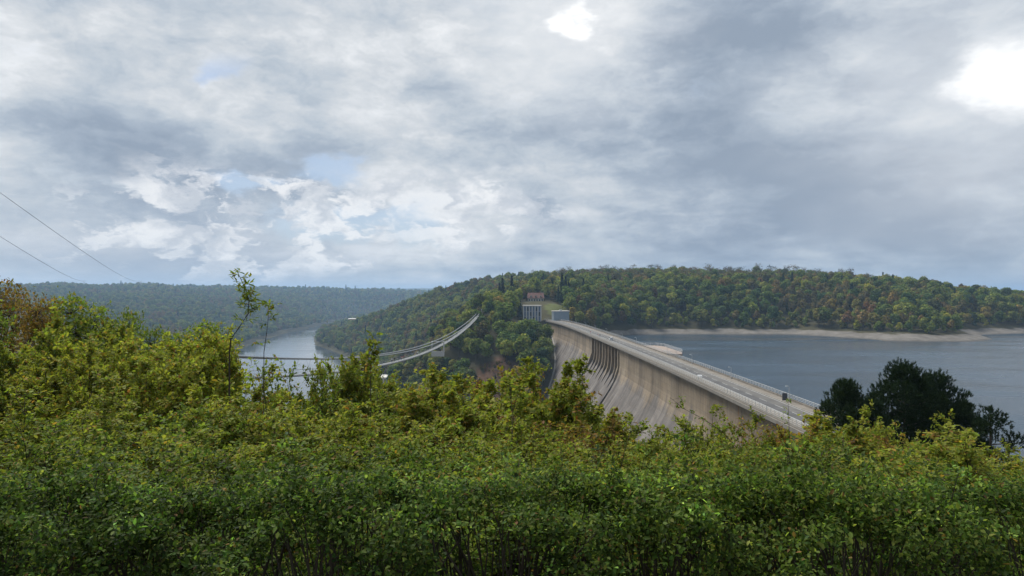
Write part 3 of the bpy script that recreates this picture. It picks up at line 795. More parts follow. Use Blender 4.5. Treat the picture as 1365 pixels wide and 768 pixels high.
for s, o, sh, tr_, lab in ((.345, .5, "white", "jeans", "person in a white top on the near part of the footbridge"),
        (.358, .2, "dark", "dark", "person in dark clothes right behind the white top on the footbridge"),
        (.38, .6, "red", "jeans", "person in a red top walking on the footbridge, first of the red pair"),
        (.392, .3, "red", "dark", "person in a red top and dark trousers, second of the red pair on the footbridge"),
        (.454, .2, "white", "beige", "person in a white top and beige trousers midway to the swing platform"),
        (.47, -.2, "navy", "dark", "person in navy just past the second white top on the footbridge"),
        (.51, .3, "dark", "jeans", "person in dark top and jeans on the footbridge before the swing platform"),
        (.54, -.3, "beige", "dark", "person in a beige top on the footbridge close to the swing platform"),
        (.64, .2, "navy", "jeans", "person in navy and jeans on the footbridge just beyond the swing platform"),
        (.68, -.2, "white", "dark", "person in white top and dark trousers beyond the swing platform"),
        (.72, .2, "dark", "dark", "person in dark clothes highest up the far part of the footbridge")):
    p = bridge_pt(s) + _bn * o
    person(sh, tr_, (p.x, p.y, p.z + .005), -0.13, lab)

# ------------------------------------------------------------------ buildings
def bld(name, label, cat, loc, rz=0): return thing(name, label, cat, loc, rz)
# gate tower with white fins
T = bld("tower_building", "white finned blue glazed tower building at the dam's far end", "building", (18, 606, -25.8))
MB().box(-8.2, 8.2, -4.8, 6, -10, .2).build("plinth", M["render"], T)
MB().box(-7.4, 7.4, -3.6, 5.2, .2, 14.2).build("wall", M["glass_blue"], T)
for i in range(7):
    x = -7.7 + i * 15.4 / 6
    MB().box(x - .52, x + .52, -4.5, -3.4, .2, 14.2).build("fin", M["white"], T)
for i in range(6):
    x = -7.7 + (i + .5) * 15.4 / 6
    for k in range(3):
        w = MB().box(x - .62, x + .62, -3.68, -3.59, 1.2 + k * 4.3, 4.6 + k * 4.3).build("window", M["window"] if (i + k) % 3 == 0 else M["glass_blue"], T)
        MB().box(x - .7, x + .7, -3.8, -3.6, .95 + k * 4.3, 1.15 + k * 4.3).build("sill", M["white"], w)
MB().box(-8.4, 8.4, -5, 6.2, 14.2, 15.1).build("roof", M["roof_white"], T)
# side walls of the tower seen obliquely
for sx in (-1, 1): MB().box(min(sx * 7.45, sx * 8.1), max(sx * 7.45, sx * 8.1), -3.3, 5.3, .25, 14.15).build("side_wall", M["white"], T)
# grey block
K = bld("block_building", "plain blue grey flat roofed block at the end of the crest road", "building", (43.0, 600, -24.3), R_(8))
MB().box(-7.0, 7.0, -4.5, 4.5, 0, 8.2).build("wall", M["grey_clad"], K)
for i in range(5): MB().box(-6.9 + i * 2.8, -4.2 + i * 2.8, -4.58, -4.5, .15, 7.9).build("cladding_panel", M["grey_clad"], K)
MB().box(-7.5, 7.5, -5.0, 5.0, 8.2, 8.8).build("roof", M["roof_white"], K)
MB().box(-1.0, 1.0, -1.2, 1.2, 8.8, 9.7).build("roof_vent", M["steel"], K)
# red roofed inn on the hill
H = bld("house", "white inn with red tiled roof and three dormers up the hill", "house", (24.5, 700, -9.0))
MB().box(-8, 8, -4.5, 4.5, -1.5, 4.3).build("wall", M["render"], H)
rf = MB().add([(-8.8,-5.4,4.0),(8.8,-5.4,4.0),(8.8,5.4,4.0),(-8.8,5.4,4.0),(-8.2,0,9.6),(8.2,0,9.6)], [(0,3,2,1),(0,1,5,4),(2,3,4,5),(1,2,5),(3,0,4)]).build("roof", M["roof_red"], H)
MB().box(3.9, 5.1, .4, 1.6, 8.4, 11).build("chimney", M["roof_red"], rf)
for x in (-5, 0, 5):
    d_ = MB().box(x - .95, x + .95, -4.6, -2.0, 5.1, 6.7).build("dormer", M["render"], H)
    MB().box(x - .6, x + .6, -4.66, -4.6, 5.4, 6.5).build("pane", M["window"], d_)
for i in range(6):
    x = -6.6 + i * 2.64
    w = MB().box(x - .7, x + .7, -4.57, -4.5, 1.0, 2.9).build("window", M["window"], H)
    MB().box(x - .8, x + .8, -4.66, -4.5, .8, 1.0).build("sill", M["white"], w)
MB().box(-9.5, 9.5, -10.5, -4.6, -5.5, -.6).build("terrace", M["render"], H)
mb = MB()
for i in range(13): mb.box(-9.4 + i * 1.56, -9.28 + i * 1.56, -10.4, -10.28, -.6, .5)
mb.box(-9.45, 9.45, -10.42, -10.26, .5, .62); mb.build("terrace_rail", M["white"], H)
# powerhouse in the valley
def flat_house(name, label, loc, w, dpt, h, wall, roof, rz=0, nw=5):
    o = bld(name, label, "building", loc, rz)
    MB().box(-w/2, w/2, -dpt/2, dpt/2, -3, h).build("wall", M[wall], o)
    MB().add([(-w/2-.6,-dpt/2-.6,h),(w/2+.6,-dpt/2-.6,h),(w/2+.6,dpt/2+.6,h),(-w/2-.6,dpt/2+.6,h),(-w/2-.3,0,h+dpt*.16),(w/2+.3,0,h+dpt*.16)],
             [(0,3,2,1),(0,1,5,4),(2,3,4,5),(1,2,5),(3,0,4)]).build("roof", M[roof], o)
    for i in range(nw):
        x = -w/2 + (i + .5) * w / nw
        q = MB().box(x - w/nw*.28, x + w/nw*.28, -dpt/2 - .08, -dpt/2, h*.35, h*.75).build("window", M["window"], o)
        MB().box(x - w/nw*.32, x + w/nw*.32, -dpt/2 - .2, -dpt/2, h*.30, h*.345).build("sill", M["white"], q)
    return o
flat_house("powerhouse", "cream powerhouse with pale roof on the valley floor below the bridge", (-150, 835, -112.6), 21, 15, 9.5, "cream", "roof_white", R_(-12))
hx, hy = -447, 1890
flat_house("shore_house", "orange walled house with pale roof on the distant headland", (hx, hy, -79.5), 20, 10, 8, "orange", "roof_white", 0, 4)
flat_house("boathouse", "low white boathouse on the far river bank", (-590, 2262, -112), 30, 12, 5, "white", "roof_white", 0, 4)

# ------------------------------------------------------------------ power line
def pylon(loc, label, h=34):
    o = thing("pylon", label, "pylon", loc)
    mb = MB()
    for sx in (-1, 1):
        for sy in (-1, 1): mb.tube([(sx*3, sy*3, -3), (sx*.5, sy*.5, h)], .45, 4, .3)
    for k in range(6):
        z0, z1 = k*h/6, (k+1)*h/6; a, b = 3 - 2.5*z0/h, 3 - 2.5*z1/h
        mb.tube([(-a,-a,z0),(b,-b,z1)], .22, 3); mb.tube([(a,-a,z0),(-b,-b,z1)], .22, 3)
    mb.build("lattice_tower", M["steel"], o)
    for z, w in ((h*.70, 9), (h*.88, 7)):
        MB().tube([(-w, 0, z), (w, 0, z)], .42, 4).build("cross_arm", M["steel"], o)
P1 = PX(188, 380, 2950); P2 = PX(112, 380, 2950)
pylon((P1[0], P1[1], tz(P1[0], P1[1])), "lattice pylon on the skyline of the left hill, the right one")
pylon((P2[0], P2[1], tz(P2[0], P2[1])), "lattice pylon on the skyline of the left hill, the left one")
def wire(a, b, sag, r, label):
    a, b = Vector(a), Vector(b); pts_ = []
    for i in range(61):
        s = (i / 60) ** 2.2; p = a.lerp(b, s); p.z -= 4 * sag * s * (1 - s); pts_.append(p)
    mb = MB().tube(pts_, r, 4, r * 7)
    tag(mb.build("power_line", M["dark"]), label, "power line")
a1 = PX(-60, 214, 240); b1 = PX(186, 374.5, 2950)
wire(a1, b1, 14, .055, "upper thin power line sloping down from the left edge")
a2 = PX(-60, 278, 300); b2 = PX(113, 374.5, 2950)
wire(a2, b2, 10, .06, "lower thin power line sloping down from the left edge")

# ------------------------------------------------------------------ vegetation meshes
SH_OVAL = np.array([(0,0,0),(.32,.27,.05),(.70,.22,.03),(1,0,-.10),(.70,-.22,.03),(.32,-.27,.05)])
SH_MAPLE = np.array([(0,0,0),(.38,.52,.06),(.52,.20,.04),(1,0,-.10),(.52,-.20,.04),(.38,-.52,.06)])
SH_LONG = np.array([(0,0,0),(.35,.14,.04),(.70,.12,.02),(1,0,-.12),(.70,-.12,.02),(.35,-.14,.04)])
def unit(a): return a / np.maximum(np.linalg.norm(a, axis=-1, keepdims=True), 1e-9)
def leaves(pos, ax, nr_, ln, shape, col):
    ax = unit(ax); sd_ = unit(np.cross(nr_, ax)); nn = np.cross(ax, sd_)
    V = pos[:, None, :] + ln[:, None, None] * (shape[None, :, 0, None] * ax[:, None] + shape[None, :, 1, None] * sd_[:, None] + shape[None, :, 2, None] * nn[:, None])
    n = len(pos); base = np.arange(n)[:, None] * 6
    T_ = np.array([(0,2,1),(0,3,2),(0,4,3),(0,5,4)])
    F_ = (base[:, :, None] + T_[None]).reshape(-1, 3)
    return V.reshape(-1, 3), F_, np.repeat(col, 6, axis=0)

def pick(r, pal, n, jit=0.16):
    w = np.array([p[0] for p in pal], float); idx = r.choice(len(pal), n, p=w / w.sum())
    c = np.array([p[1] for p in pal])[idx] * (1 + r.normal(0, jit, (n, 1))) * (1 + r.normal(0, 0.06, (n, 3)))
    return np.clip(c, 0.004, 0.6)

PAL = dict(
    hedge=[(5, (.050, .088, .020)), (3, (.074, .115, .025)), (2, (.125, .165, .038)), (1.5, (.030, .058, .017)), (.25, (.14, .09, .035))],
    green=[(4, (.108, .160, .032)), (4, (.140, .188, .036)), (2, (.190, .215, .040)), (1, (.066, .112, .028)), (.5, (.23, .16, .04))],
    olive=[(4, (.190, .222, .040)), (3, (.235, .252, .045)), (2, (.145, .190, .036)), (.6, (.29, .22, .045)), (.25, (.23, .12, .04))],
    lime=[(4, (.205, .230, .038)), (3, (.175, .212, .038)), (2, (.265, .248, .040)), (.8, (.28, .18, .045))],
    rust=[(3, (.200, .130, .036)), (3, (.165, .155, .030)), (2, (.230, .115, .036)), (2, (.140, .092, .036)), (1, (.180, .190, .026))],
    brown=[(4, (.165, .108, .036)), (3, (.135, .100, .034)), (2, (.195, .125, .034)), (2, (.125, .130, .030))],
)
def shrub_mesh(seed, H, R, stems, twigs, per, ln, shape, pal, up=0.5, twl=0.28, leader=0.25, top_bias=0.0, twig_r=0.004, clump=0.0):
    r = np.random.default_rng(seed)
    P_, A_, N_, L_ = [], [], [], []
    mb = MB()
    for s in range(stems):
        th = r.uniform(0, 6.283); rho = math.sqrt(r.uniform(0, 1))
        base = np.array([math.cos(th), math.sin(th), 0]) * rho * R * .25
        hh = H * (0.74 + 0.26 * r.uniform()) * (1 - 0.26 * rho ** 2)
        if r.uniform() < leader: hh *= r.uniform(1.04, 1.22 if H < 3 else 1.10)
        tip = np.array([math.cos(th) * rho * R, math.sin(th) * rho * R, hh])
        mid = base * .5 + tip * .35 + np.array([0, 0, hh * .32]) + r.normal(0, .05 * H, 3)
        ts = np.linspace(0, 1, 7)[:, None]
        C = (1 - ts) ** 2 * base + 2 * ts * (1 - ts) * mid + ts ** 2 * tip
        mb.tube([tuple(c) for c in C], .0075 * H ** .6, 3, .003, cap=False)
        out = np.array([math.cos(th), math.sin(th), 0])
        for k in range(twigs):
            t = 1 - (1 - .22) * (r.uniform() ** (1.25 + top_bias))
            p = (1 - t) ** 2 * base + 2 * t * (1 - t) * mid + t ** 2 * tip
            dv = unit(out * (.25 + .5 * rho) + r.normal(0, .62, 3) + np.array([0, 0, up]))
            L = twl * H * (.45 + .8 * r.uniform()) * (1.15 - .55 * t)
            q = p + dv * L + np.array([0, 0, -.10 * L])
            mb.tube([tuple(p), tuple(p + dv * L * .55), tuple(q)], twig_r, 3, twig_r * .5, cap=False)
            n = max(4, int(per * (.6 + .8 * r.uniform())))
            u = (clump + (1.05 - clump) * r.uniform(.08, 1.0, n))[:, None]
            lp = p + dv * L * u + np.array([0, 0, -.10 * L]) * u ** 2 + r.normal(0, ln * (.30 if not clump else 1.45), (n, 3)) * np.array([1, 1, .45 if clump else 1])
            ax = unit(dv * .5 + r.normal(0, .75, (n, 3)) + np.array([0, 0, -.05]))
            nn = unit(r.normal(0, .42, (n, 3)) + np.array([0, 0, 1.0]) + out * .25)
            P_.append(lp); A_.append(ax); N_.append(nn); L_.append(ln * r.uniform(.45, 1.45, n))
    P_, A_, N_, L_ = map(np.concatenate, (P_, A_, N_, L_))
    V_, F_, C_ = leaves(P_, A_, N_, L_, shape, pick(r, PAL[pal], len(P_)))
    return mesh_np("foliage", V_, F_, M["leaf_near"], C_), mb.mesh("stem", M["twig"])

def hedge_mesh(seed, H, W, D, ln, pal):
    """clipped-back hedge bush: closed top, ragged front with hollows, leaves in sprays on short twigs"""
    r = np.random.default_rng(seed); mb = MB(); C, O = [], []
    ph = r.uniform(0, 6.283, 12)
    def bump(a, b): return (np.sin(a * 7 + ph[0]) * np.sin(b * 6 + ph[1]) + .6 * np.sin(a * 15 + ph[2] + b * 4) + .5 * np.sin(b * 17 + ph[3])) / 2.1
    n = 520; x = r.uniform(-W/2, W/2, n); y = r.uniform(-D/2, D/2, n)
    k = (np.sin(x * 9 + ph[9]) * np.sin(y * 11 + ph[10]) + .5 * np.sin(x * 19 + ph[11]) > .10) | (y > .08); x, y = x[k], y[k]; n = len(x)
    C.append(np.stack([x, y, H * (.86 + .11 * bump(x, y) + r.normal(0, .035, n) + (r.uniform(0, 1, n) < .06) * r.uniform(.05, .25, n) - .10 * (2 * y / D) ** 4 * (y < 0))], 1)); O.append(np.tile((0, -.15, 1.0), (n, 1)))
    n = 620; x = r.uniform(-W/2, W/2, n); z = r.uniform(.05, .92, n) * H
    hole = np.sin(x * 8 + ph[4] + 1.2 * np.sin(z * 5)) * np.sin(z * 7.5 + ph[5] + np.sin(x * 6 + ph[6])) + .5 * np.sin(x * 21 + ph[7]) * np.sin(z * 17 + ph[8])
    k = hole > .24; x, z = x[k], z[k]
    C.append(np.stack([x, -D/2 - .16 * bump(x, z) + r.normal(0, .035, len(x)), z], 1)); O.append(np.tile((0, -.8, .45), (len(x), 1)))
    n = 260; x = r.uniform(-W/2, W/2, n); z = r.uniform(.0, .9, n) * H
    C.append(np.stack([x, D/2 + r.normal(0, .05, n), z], 1)); O.append(np.tile((0, .6, .5), (n, 1)))
    C, O = np.concatenate(C), np.concatenate(O)
    for j in range(0, len(C), 7):
        b = np.array([C[j][0] * .55 + r.normal(0, .08), r.uniform(-.2, .25) * D, C[j][2] * .35]); m_ = b * .4 + C[j] * .6 + r.normal(0, .03, 3)
        mb.tube([tuple(b), tuple(m_), tuple(C[j])], .006, 3, .002, cap=False)
    for j in range(8):
        b = np.array([r.uniform(-W/2, W/2), r.uniform(-.2, .2), 0]); mb.tube([tuple(b), tuple(b + r.normal(0, .06, 3) + np.array([0, 0, H * .45])), tuple(b + r.normal(0, .06, 3) + np.array([0, 0, H * .72]))], .014, 4, .005, cap=False)
    m = 26; nS = len(C)
    P_ = (C[:, None] + r.normal(0, 1, (nS, m, 3)) * np.array([.040, .034, .020])).reshape(-1, 3); o_ = np.repeat(O, m, axis=0)
    A_ = unit(o_ * .4 + r.normal(0, .75, (nS * m, 3)) + np.array([0, 0, -.1])); N_ = unit(o_ * .35 + np.array([0, 0, .9]) + r.normal(0, .38, (nS * m, 3)))
    tone = np.repeat(np.exp(r.normal(.10, .42, nS)), m)[:, None]
    V_, F_, C_ = leaves(P_, A_, N_, ln * r.uniform(.45, 1.5, nS * m), SH_OVAL, pick(r, PAL[pal], nS * m) * tone)
    return mesh_np("foliage", V_, F_, M["leaf_near"], C_), mb.mesh("stem", M["twig"])

def plant(name, meshes, label, cat, loc, rz, scale, group=None):
    t_ = thing(name, label, cat, loc, rz, group, scale)
    tag(link("foliage", meshes[0], t_), kind="stuff")
    link("stem", meshes[1], t_)
    return t_

# --- far trees
def tree_mesh(seed, H, W, n, size, pal, lobes=9, trunk_h=.28, conifer=False, sparse=0.0):
    r = np.random.default_rng(seed); P_, N_ = [], []
    if conifer:
        z = r.uniform(.10, 1, n) ** 0.85; rad_ = (1 - z) * W * .5 * (.75 + .25 * np.sin(z * 40)) + .15
        th = r.uniform(0, 6.283, n); rr = rad_ * np.sqrt(r.uniform(.35, 1, n))
        P_ = np.stack([np.cos(th) * rr, np.sin(th) * rr, z * H - rr * .25], 1)
        N_ = np.stack([np.cos(th), np.sin(th), np.full(n, .9)], 1)
    else:
        for k in range(lobes):
            th = r.uniform(0, 6.283); zz = r.uniform(.0, 1); rho = W * .5 * (.62 * math.sqrt(r.uniform(.1, 1))) * (1.05 - .55 * zz)
            c = np.array([math.cos(th) * rho, math.sin(th) * rho, H * (trunk_h + .14 + (.86 - trunk_h - .14) * zz)])
            s = W * r.uniform(.19, .30)
            m_ = n // lobes; d = unit(r.normal(0, 1, (m_, 3)) + np.array([0, 0, .25]))
            P_.append(c + d * s * (r.uniform(.55, 1.08, (m_, 1))) * np.array([1, 1, .85])); N_.append(d + np.array([0, 0, .5]))
        P_, N_ = np.concatenate(P_), np.concatenate(N_)
    n = len(P_); nn = unit(N_ + r.normal(0, .45, (n, 3))); ax = unit(np.cross(nn, r.normal(0, 1, (n, 3))))
    V_, F_, C_ = leaves(P_ - ax * size * .5, ax, nn, size * r.uniform(.6, 1.35, n), np.array([(0,0,0),(.3,.42,.08),(.75,.36,.04),(1,0,-.06),(.72,-.40,.04),(.28,-.36,.08)]), pick(r, pal, n, .14))
    crown = mesh_np("crown", V_, F_, M["leaf_far"], C_)
    mb = MB().tube([(0,0,-2.0),(.1,0,H*.3),(0,.1,H*.62)], .28 if not conifer else .22, 5, .10)
    for k in range(5):
        th = k * 1.256 + r.uniform(0, .8); z = H * r.uniform(.26, .5)
        mb.tube([(0,0,z),(math.cos(th)*W*.2, math.sin(th)*W*.2, z+H*.14)], .10, 4, .04)
    return crown, mb.mesh("trunk", M["bark"])
FG = [(4, (0.101, 0.146, 0.039)), (3, (0.127, 0.166, 0.044)), (2, (0.075, 0.112, 0.036)), (1, (0.163, 0.182, 0.049))]
FD = [(4, (0.058, 0.096, 0.039)), (3, (0.075, 0.114, 0.042))]
FB = [(4, (0.14, 0.112, 0.057)), (3, (0.117, 0.099, 0.057)), (2, (0.161, 0.135, 0.055))]
FY = [(4, (0.169, 0.195, 0.049)), (3, (0.146, 0.179, 0.049)), (1, (0.215, 0.195, 0.052))]
FC = [(4, (.022, .042, .030)), (2, (.030, .050, .032))]
TREES = [tree_mesh(101, 13.5, 10.5, 1100, 1.05, FG, 11), tree_mesh(102, 15, 10, 1100, 1.05, FG, 12), tree_mesh(103, 12, 10.5, 1000, 1.0, FD, 9),
         tree_mesh(104, 12.5, 9.5, 1000, 1.0, FY, 10), tree_mesh(105, 13, 9.0, 800, .95, FB, 9), tree_mesh(106, 17, 6.5, 900, .95, FC, conifer=True),
         tree_mesh(107, 8, 8.0, 700, .85, FY, 7, .05), tree_mesh(108, 7, 7.5, 700, .85, FG, 7, .05)]
def bare_tree(seed, H):
    r = np.random.default_rng(seed); mb = MB().tube([(0,0,-2),(.1,0,H*.5),(0,.1,H)], .30, 5, .08)
    for k in range(16):
        z = H * r.uniform(.35, .98); th = r.uniform(0, 6.283); L = (H - z) * .35 + 1.2
        mb.tube([(0,0,z),(math.cos(th)*L, math.sin(th)*L, z + L*.55)], .13, 3, .05, cap=False)
    P_ = np.stack([r.normal(0, 1.5, 170), r.normal(0, 1.5, 170), H * r.uniform(.45, 1.03, 170)], 1)
    nn = unit(r.normal(0, 1, (170, 3)) + np.array([0, 0, .4])); ax = unit(np.cross(nn, r.normal(0, 1, (170, 3))))
    V_, F_, C_ = leaves(P_, ax, nn, .95 * r.uniform(.5, 1.2, 170), SH_OVAL, pick(r, [(3, (.10, .085, .060)), (2, (.085, .090, .045))], 170))
    return mesh_np("crown", V_, F_, M["leaf_far"], C_), mb.mesh("trunk", M["bark"])
TREES += [bare_tree(201, 15), bare_tree(202, 12)]

# scatter on the hills
def candidates(x0, x1, y0, y1, step, seed):
    r = np.random.default_rng(seed)
    gx, gy = np.meshgrid(np.arange(x0, x1, step), np.arange(y0, y1, step)); x, y = gx.ravel(), gy.ravel()
    x = x + r.uniform(-.48, .48, len(x)) * step; y = y + r.uniform(-.48, .48, len(y)) * step
    k = (np.abs(x / np.maximum(y, 1)) < .86); return x[k], y[k]
def forest_mask(x, y, z):
    ok = z > RIVER + 1.6
    lakeside = (x > crest_x(np.clip(y, 60, 600)) + 9) & (y < 1000)
    ok &= ~(lakeside & (z < -36.2))
    inY = (y > 60) & (y < 612); off = x - crest_x(np.clip(y, 60, 606))
    face = np.interp(z, [-117, -82.5, -50, -40, -25], [-54, -30, -7.5, -1, .5])
    ok &= ~(inY & (off > face - 6) & (off < 15))
    for bx, by, br_ in ((18, 604, 14), (43, 600, 15), (24.5, 694, 15), (-150, 833, 17), (hx, hy, 16), (-26.2, 551, 4.5), (24, 676, 9)): ok &= np.hypot(x - bx, y - by) > br_
    ok &= ~(np.hypot((x - 43) / 10, (y - 645) / 24) < 1)
    ok &= ~(np.hypot((x + 12) / 19, (y - 458) / 22) < 1)
    # keep the sight lines to the tower, the block and the inn free
    px_ = CX + x / np.maximum(y, 1) * FPX; py_ = HY - (z + 14) / np.maximum(y, 1) * FPX
    for x0, x1, yb, by in ((690, 729, 431, 604), (725, 762, 426, 600), (697, 731, 401, 700), (722, 748, 413, 650)):
        ok &= ~((px_ > x0 - 5) & (px_ < x1 + 5) & (py_ < yb) & (y < by) & (y > 420))
    return ok
sets = [candidates(-330, 30, 380, 470, 7.5, 1), candidates(-420, 1000, 470, 960, 8.2, 2), candidates(-480, 1350, 960, 1560, 10.5, 3), candidates(-2700, 400, 1000, 3500, 15.5, 4), candidates(-3300, 900, 3500, 4600, 24.0, 5), candidates(-1100, -260, 380, 1000, 13.0, 6)]
sets = [sets[0], sets[1], sets[2], tuple(np.concatenate([sets[3][k], sets[5][k]]) for k in (0, 1)), sets[4]]
FX = np.concatenate([s[0] for s in sets]); FYY = np.concatenate([s[1] for s in sets]); far_ = np.concatenate([np.full(len(s[0]), k) for k, s in enumerate(sets)])
FZ = terrain(FX, FYY)
_k = ~((far_ == 3) & (FYY < 1560) & (FX > -470) & (FX > -.42 * FYY)); FX, FYY, FZ, far_ = FX[_k], FYY[_k], FZ[_k], far_[_k]
ok = forest_mask(FX, FYY, FZ) & visible(FX, FYY, FZ + 15)
ppx = CX + FX / FYY * FPX; ppy = HY - (FZ + 15) / FYY * FPX
ok &= (ppx > -90) & (ppx < 1455) & (ppy < skyline(ppx) + 26)
FX, FYY, FZ, far_, ppx, ppy = FX[ok], FYY[ok], FZ[ok], far_[ok], ppx[ok], ppy[ok]
r = np.random.default_rng(77)
nF = len(FX)
patchn = _n2(FX, FYY, 0.018, 31) + .6 * _n2(FX, FYY, 0.05, 32)
kindw = r.uniform(0, 1, nF)
idx = np.select([kindw < .20, kindw < .38, kindw < .53, kindw < .75, kindw < .92], [0, 1, 2, 3, 4], 0)
idx[(patchn > .35) & (r.uniform(0, 1, nF) < .6) & ((FX > 60) | (FYY > 700))] = 4
m_ = (idx == 4) & (FX < 50) & (FYY < 720) & (r.uniform(0, 1, nF) < .65); idx[m_] = r.choice([0, 2, 3], m_.sum())
idx[(patchn < -.35) & (r.uniform(0, 1, nF) < .5)] = 3
idx[(r.uniform(0, 1, nF) < .022)] = 5
edge = (far_ <= 2) & (FX > 55) & (FZ < -24) & (FYY < 800); m_ = edge & (r.uniform(0, 1, nF) < .55); idx[m_] = r.choice([6, 7], m_.sum())
hilltop = (far_ <= 2) & (FZ > 6) & (FX > 30); m_ = hilltop & ((r.uniform(0, 1, nF) < .55) | (idx == 5)); idx[m_] = r.choice([8, 8, 9, 4], m_.sum())
darkconif = (np.hypot((FX - 47) / 16, (FYY - 715) / 45) < 1); idx[darkconif & (r.uniform(0, 1, nF) < .7)] = 5
fscale = np.where(far_ == 4, 2.1, np.where(far_ == 3, 1.35, 1.14)) * np.exp(r.normal(-.02, .22, nF)).clip(.55, 1.5); frot = r.uniform(0, 6.283, nF)
# the 300 that show largest: nearest trees that are not hidden by a foreground plant
vis_n = np.where((ppy < skyline(ppx) - 6) & (ppx > 0) & (ppx < 1365), FYY / fscale, 1e9)
order = np.argsort(vis_n)[:300]
scx, scy = candidates(-36, 14, 425, 486, 3.0, 9); _m = np.hypot((scx + 12) / 21, (scy - 457) / 26) < 1; scx, scy = scx[_m], scy[_m]; scz = terrain(scx, scy) - .4
_m = r.uniform(0, 1, len(scx)) < .7; scx, scy, scz = scx[_m], scy[_m], scz[_m]; ns = len(scx)
FX, FYY, FZ, far_ = np.append(FX, scx), np.append(FYY, scy), np.append(FZ, scz), np.append(far_, np.zeros(ns, int))
idx = np.append(idx, r.choice([4, 4, 4, 9], ns)); fscale = np.append(fscale, r.uniform(.14, .34, ns)); frot = np.append(frot, r.uniform(0, 6.28, ns)); vis_n = np.append(vis_n, np.full(ns, 1e9)); nF += ns
single = np.zeros(nF, bool); single[order] = True
kind_word = {0: "green broadleaf", 1: "tall green broadleaf", 2: "dark green broadleaf", 3: "yellow green broadleaf", 4: "brownish autumn broadleaf", 5: "dark conifer", 6: "low yellowish waterside", 7: "low green waterside", 8: "nearly bare", 9: "short nearly bare"}
proto_crowns = {}
ZX = [470, 500, 530, 560, 577, 592, 606, 622, 645, 662, 680, 697, 722, 745, 790, 830, 870, 910, 950, 1000, 1050, 1100, 1150, 1200, 1250, 1300]
ZONES = ["of the river headland", "left of the lime shoot", "right of the lime shoot", "above the powerhouse", "left of the swing platform", "at the swing platform", "right of the swing platform",
         "under the bridge's upper part", "below the bridge's end", "just right of the bridge's end", "above the clearing", "left of the tower building", "below the tower building", "beside the dam's far end",
         "right of the grey block", "at the beach's left end", "above the viewing platform", "above the beach's left third", "above the beach's centre left", "above the beach's middle",
         "above the near sign board", "above the rounded pine", "above the beach's cape", "above the tallest pine", "right of the tallest pine", "above the thin pine", "at the right edge"]
for i in order:
    k = int(idx[i])
    zx = CX + FX[i] / FYY[i] * FPX; zy = HY - (FZ[i] + 7) / FYY[i] * FPX
    zone = ZONES[int(np.searchsorted(ZX, zx))]
    row = "low" if zy > HY + 55 else ("mid" if zy > HY + 36 else "high")
    size = "large " if fscale[i] > 1.32 else ("small " if fscale[i] < .98 else "")
    lab = size + kind_word[k] + " tree " + row + " on the slope " + zone
    t_ = thing("tree", lab, "tree", (FX[i], FYY[i], FZ[i]), frot[i], size + kind_word[k] + " trees " + row + " on the slope " + zone, (fscale[i],) * 3)
    c = tag(link("crown", TREES[k][0], t_), kind="stuff"); link("trunk", TREES[k][1], t_)
    proto_crowns.setdefault(k, c)
# the rest of the woods is one mass: instances of the same crowns on points
def wood(name, label, sel):
    ids = np.nonzero(sel)[0]
    me = bpy.data.meshes.new(name); me.vertices.add(len(ids))
    me.vertices.foreach_set("co", np.stack([FX[ids], FYY[ids], FZ[ids]], 1).astype(np.float32).ravel())
    for nm, tp, arr in (("kind_index", "INT", idx[ids].astype(np.int32)), ("size", "FLOAT", fscale[ids].astype(np.float32)), ("turn", "FLOAT", frot[ids].astype(np.float32))):
        a = me.attributes.new(nm, tp, "POINT"); a.data.foreach_set("value", arr)
    o = tag(link(name, me), label, "wood", kind="stuff")
    ng = bpy.data.node_groups.new(name + "_nodes", "GeometryNodeTree")
    ng.interface.new_socket("Geometry", in_out="INPUT", socket_type="NodeSocketGeometry"); ng.interface.new_socket("Geometry", in_out="OUTPUT", socket_type="NodeSocketGeometry")
    n_, l_ = ng.nodes, ng.links
    gi, go = n_.new("NodeGroupInput"), n_.new("NodeGroupOutput"); jn = n_.new("GeometryNodeJoinGeometry")
    def attr(nm, tp):
        q = n_.new("GeometryNodeInputNamedAttribute"); q.data_type = tp; q.inputs[0].default_value = nm; return q.outputs[0]
    ki, sz, tn = attr("kind_index", "INT"), attr("size", "FLOAT"), attr("turn", "FLOAT")
    cx = n_.new("ShaderNodeCombineXYZ"); l_.new(tn, cx.inputs[2])
    cs = n_.new("ShaderNodeCombineXYZ")
    for j in range(3): l_.new(sz, cs.inputs[j])
    for k in range(len(TREES)):
        if not (idx[ids] == k).any(): continue
        cmpn = n_.new("FunctionNodeCompare"); cmpn.data_type = "INT"; cmpn.operation = "EQUAL"
        l_.new(ki, cmpn.inputs[2]); cmpn.inputs[3].default_value = k
        oi = n_.new("GeometryNodeObjectInfo"); oi.transform_space = "ORIGINAL"; oi.inputs[0].default_value = proto_crowns[k]
        oi.inputs["As Instance"].default_value = True
        ip = n_.new("GeometryNodeInstanceOnPoints")
        l_.new(gi.outputs[0], ip.inputs["Points"]); l_.new(cmpn.outputs[0], ip.inputs["Selection"]); l_.new(oi.outputs["Geometry"], ip.inputs["Instance"])
        l_.new(cx.outputs[0], ip.inputs["Rotation"]); l_.new(cs.outputs[0], ip.inputs["Scale"]); l_.new(ip.outputs[0], jn.inputs[0])
    l_.new(jn.outputs[0], go.inputs[0])
    md = o.modifiers.new("nodes", "NODES"); md.node_group = ng
    return o
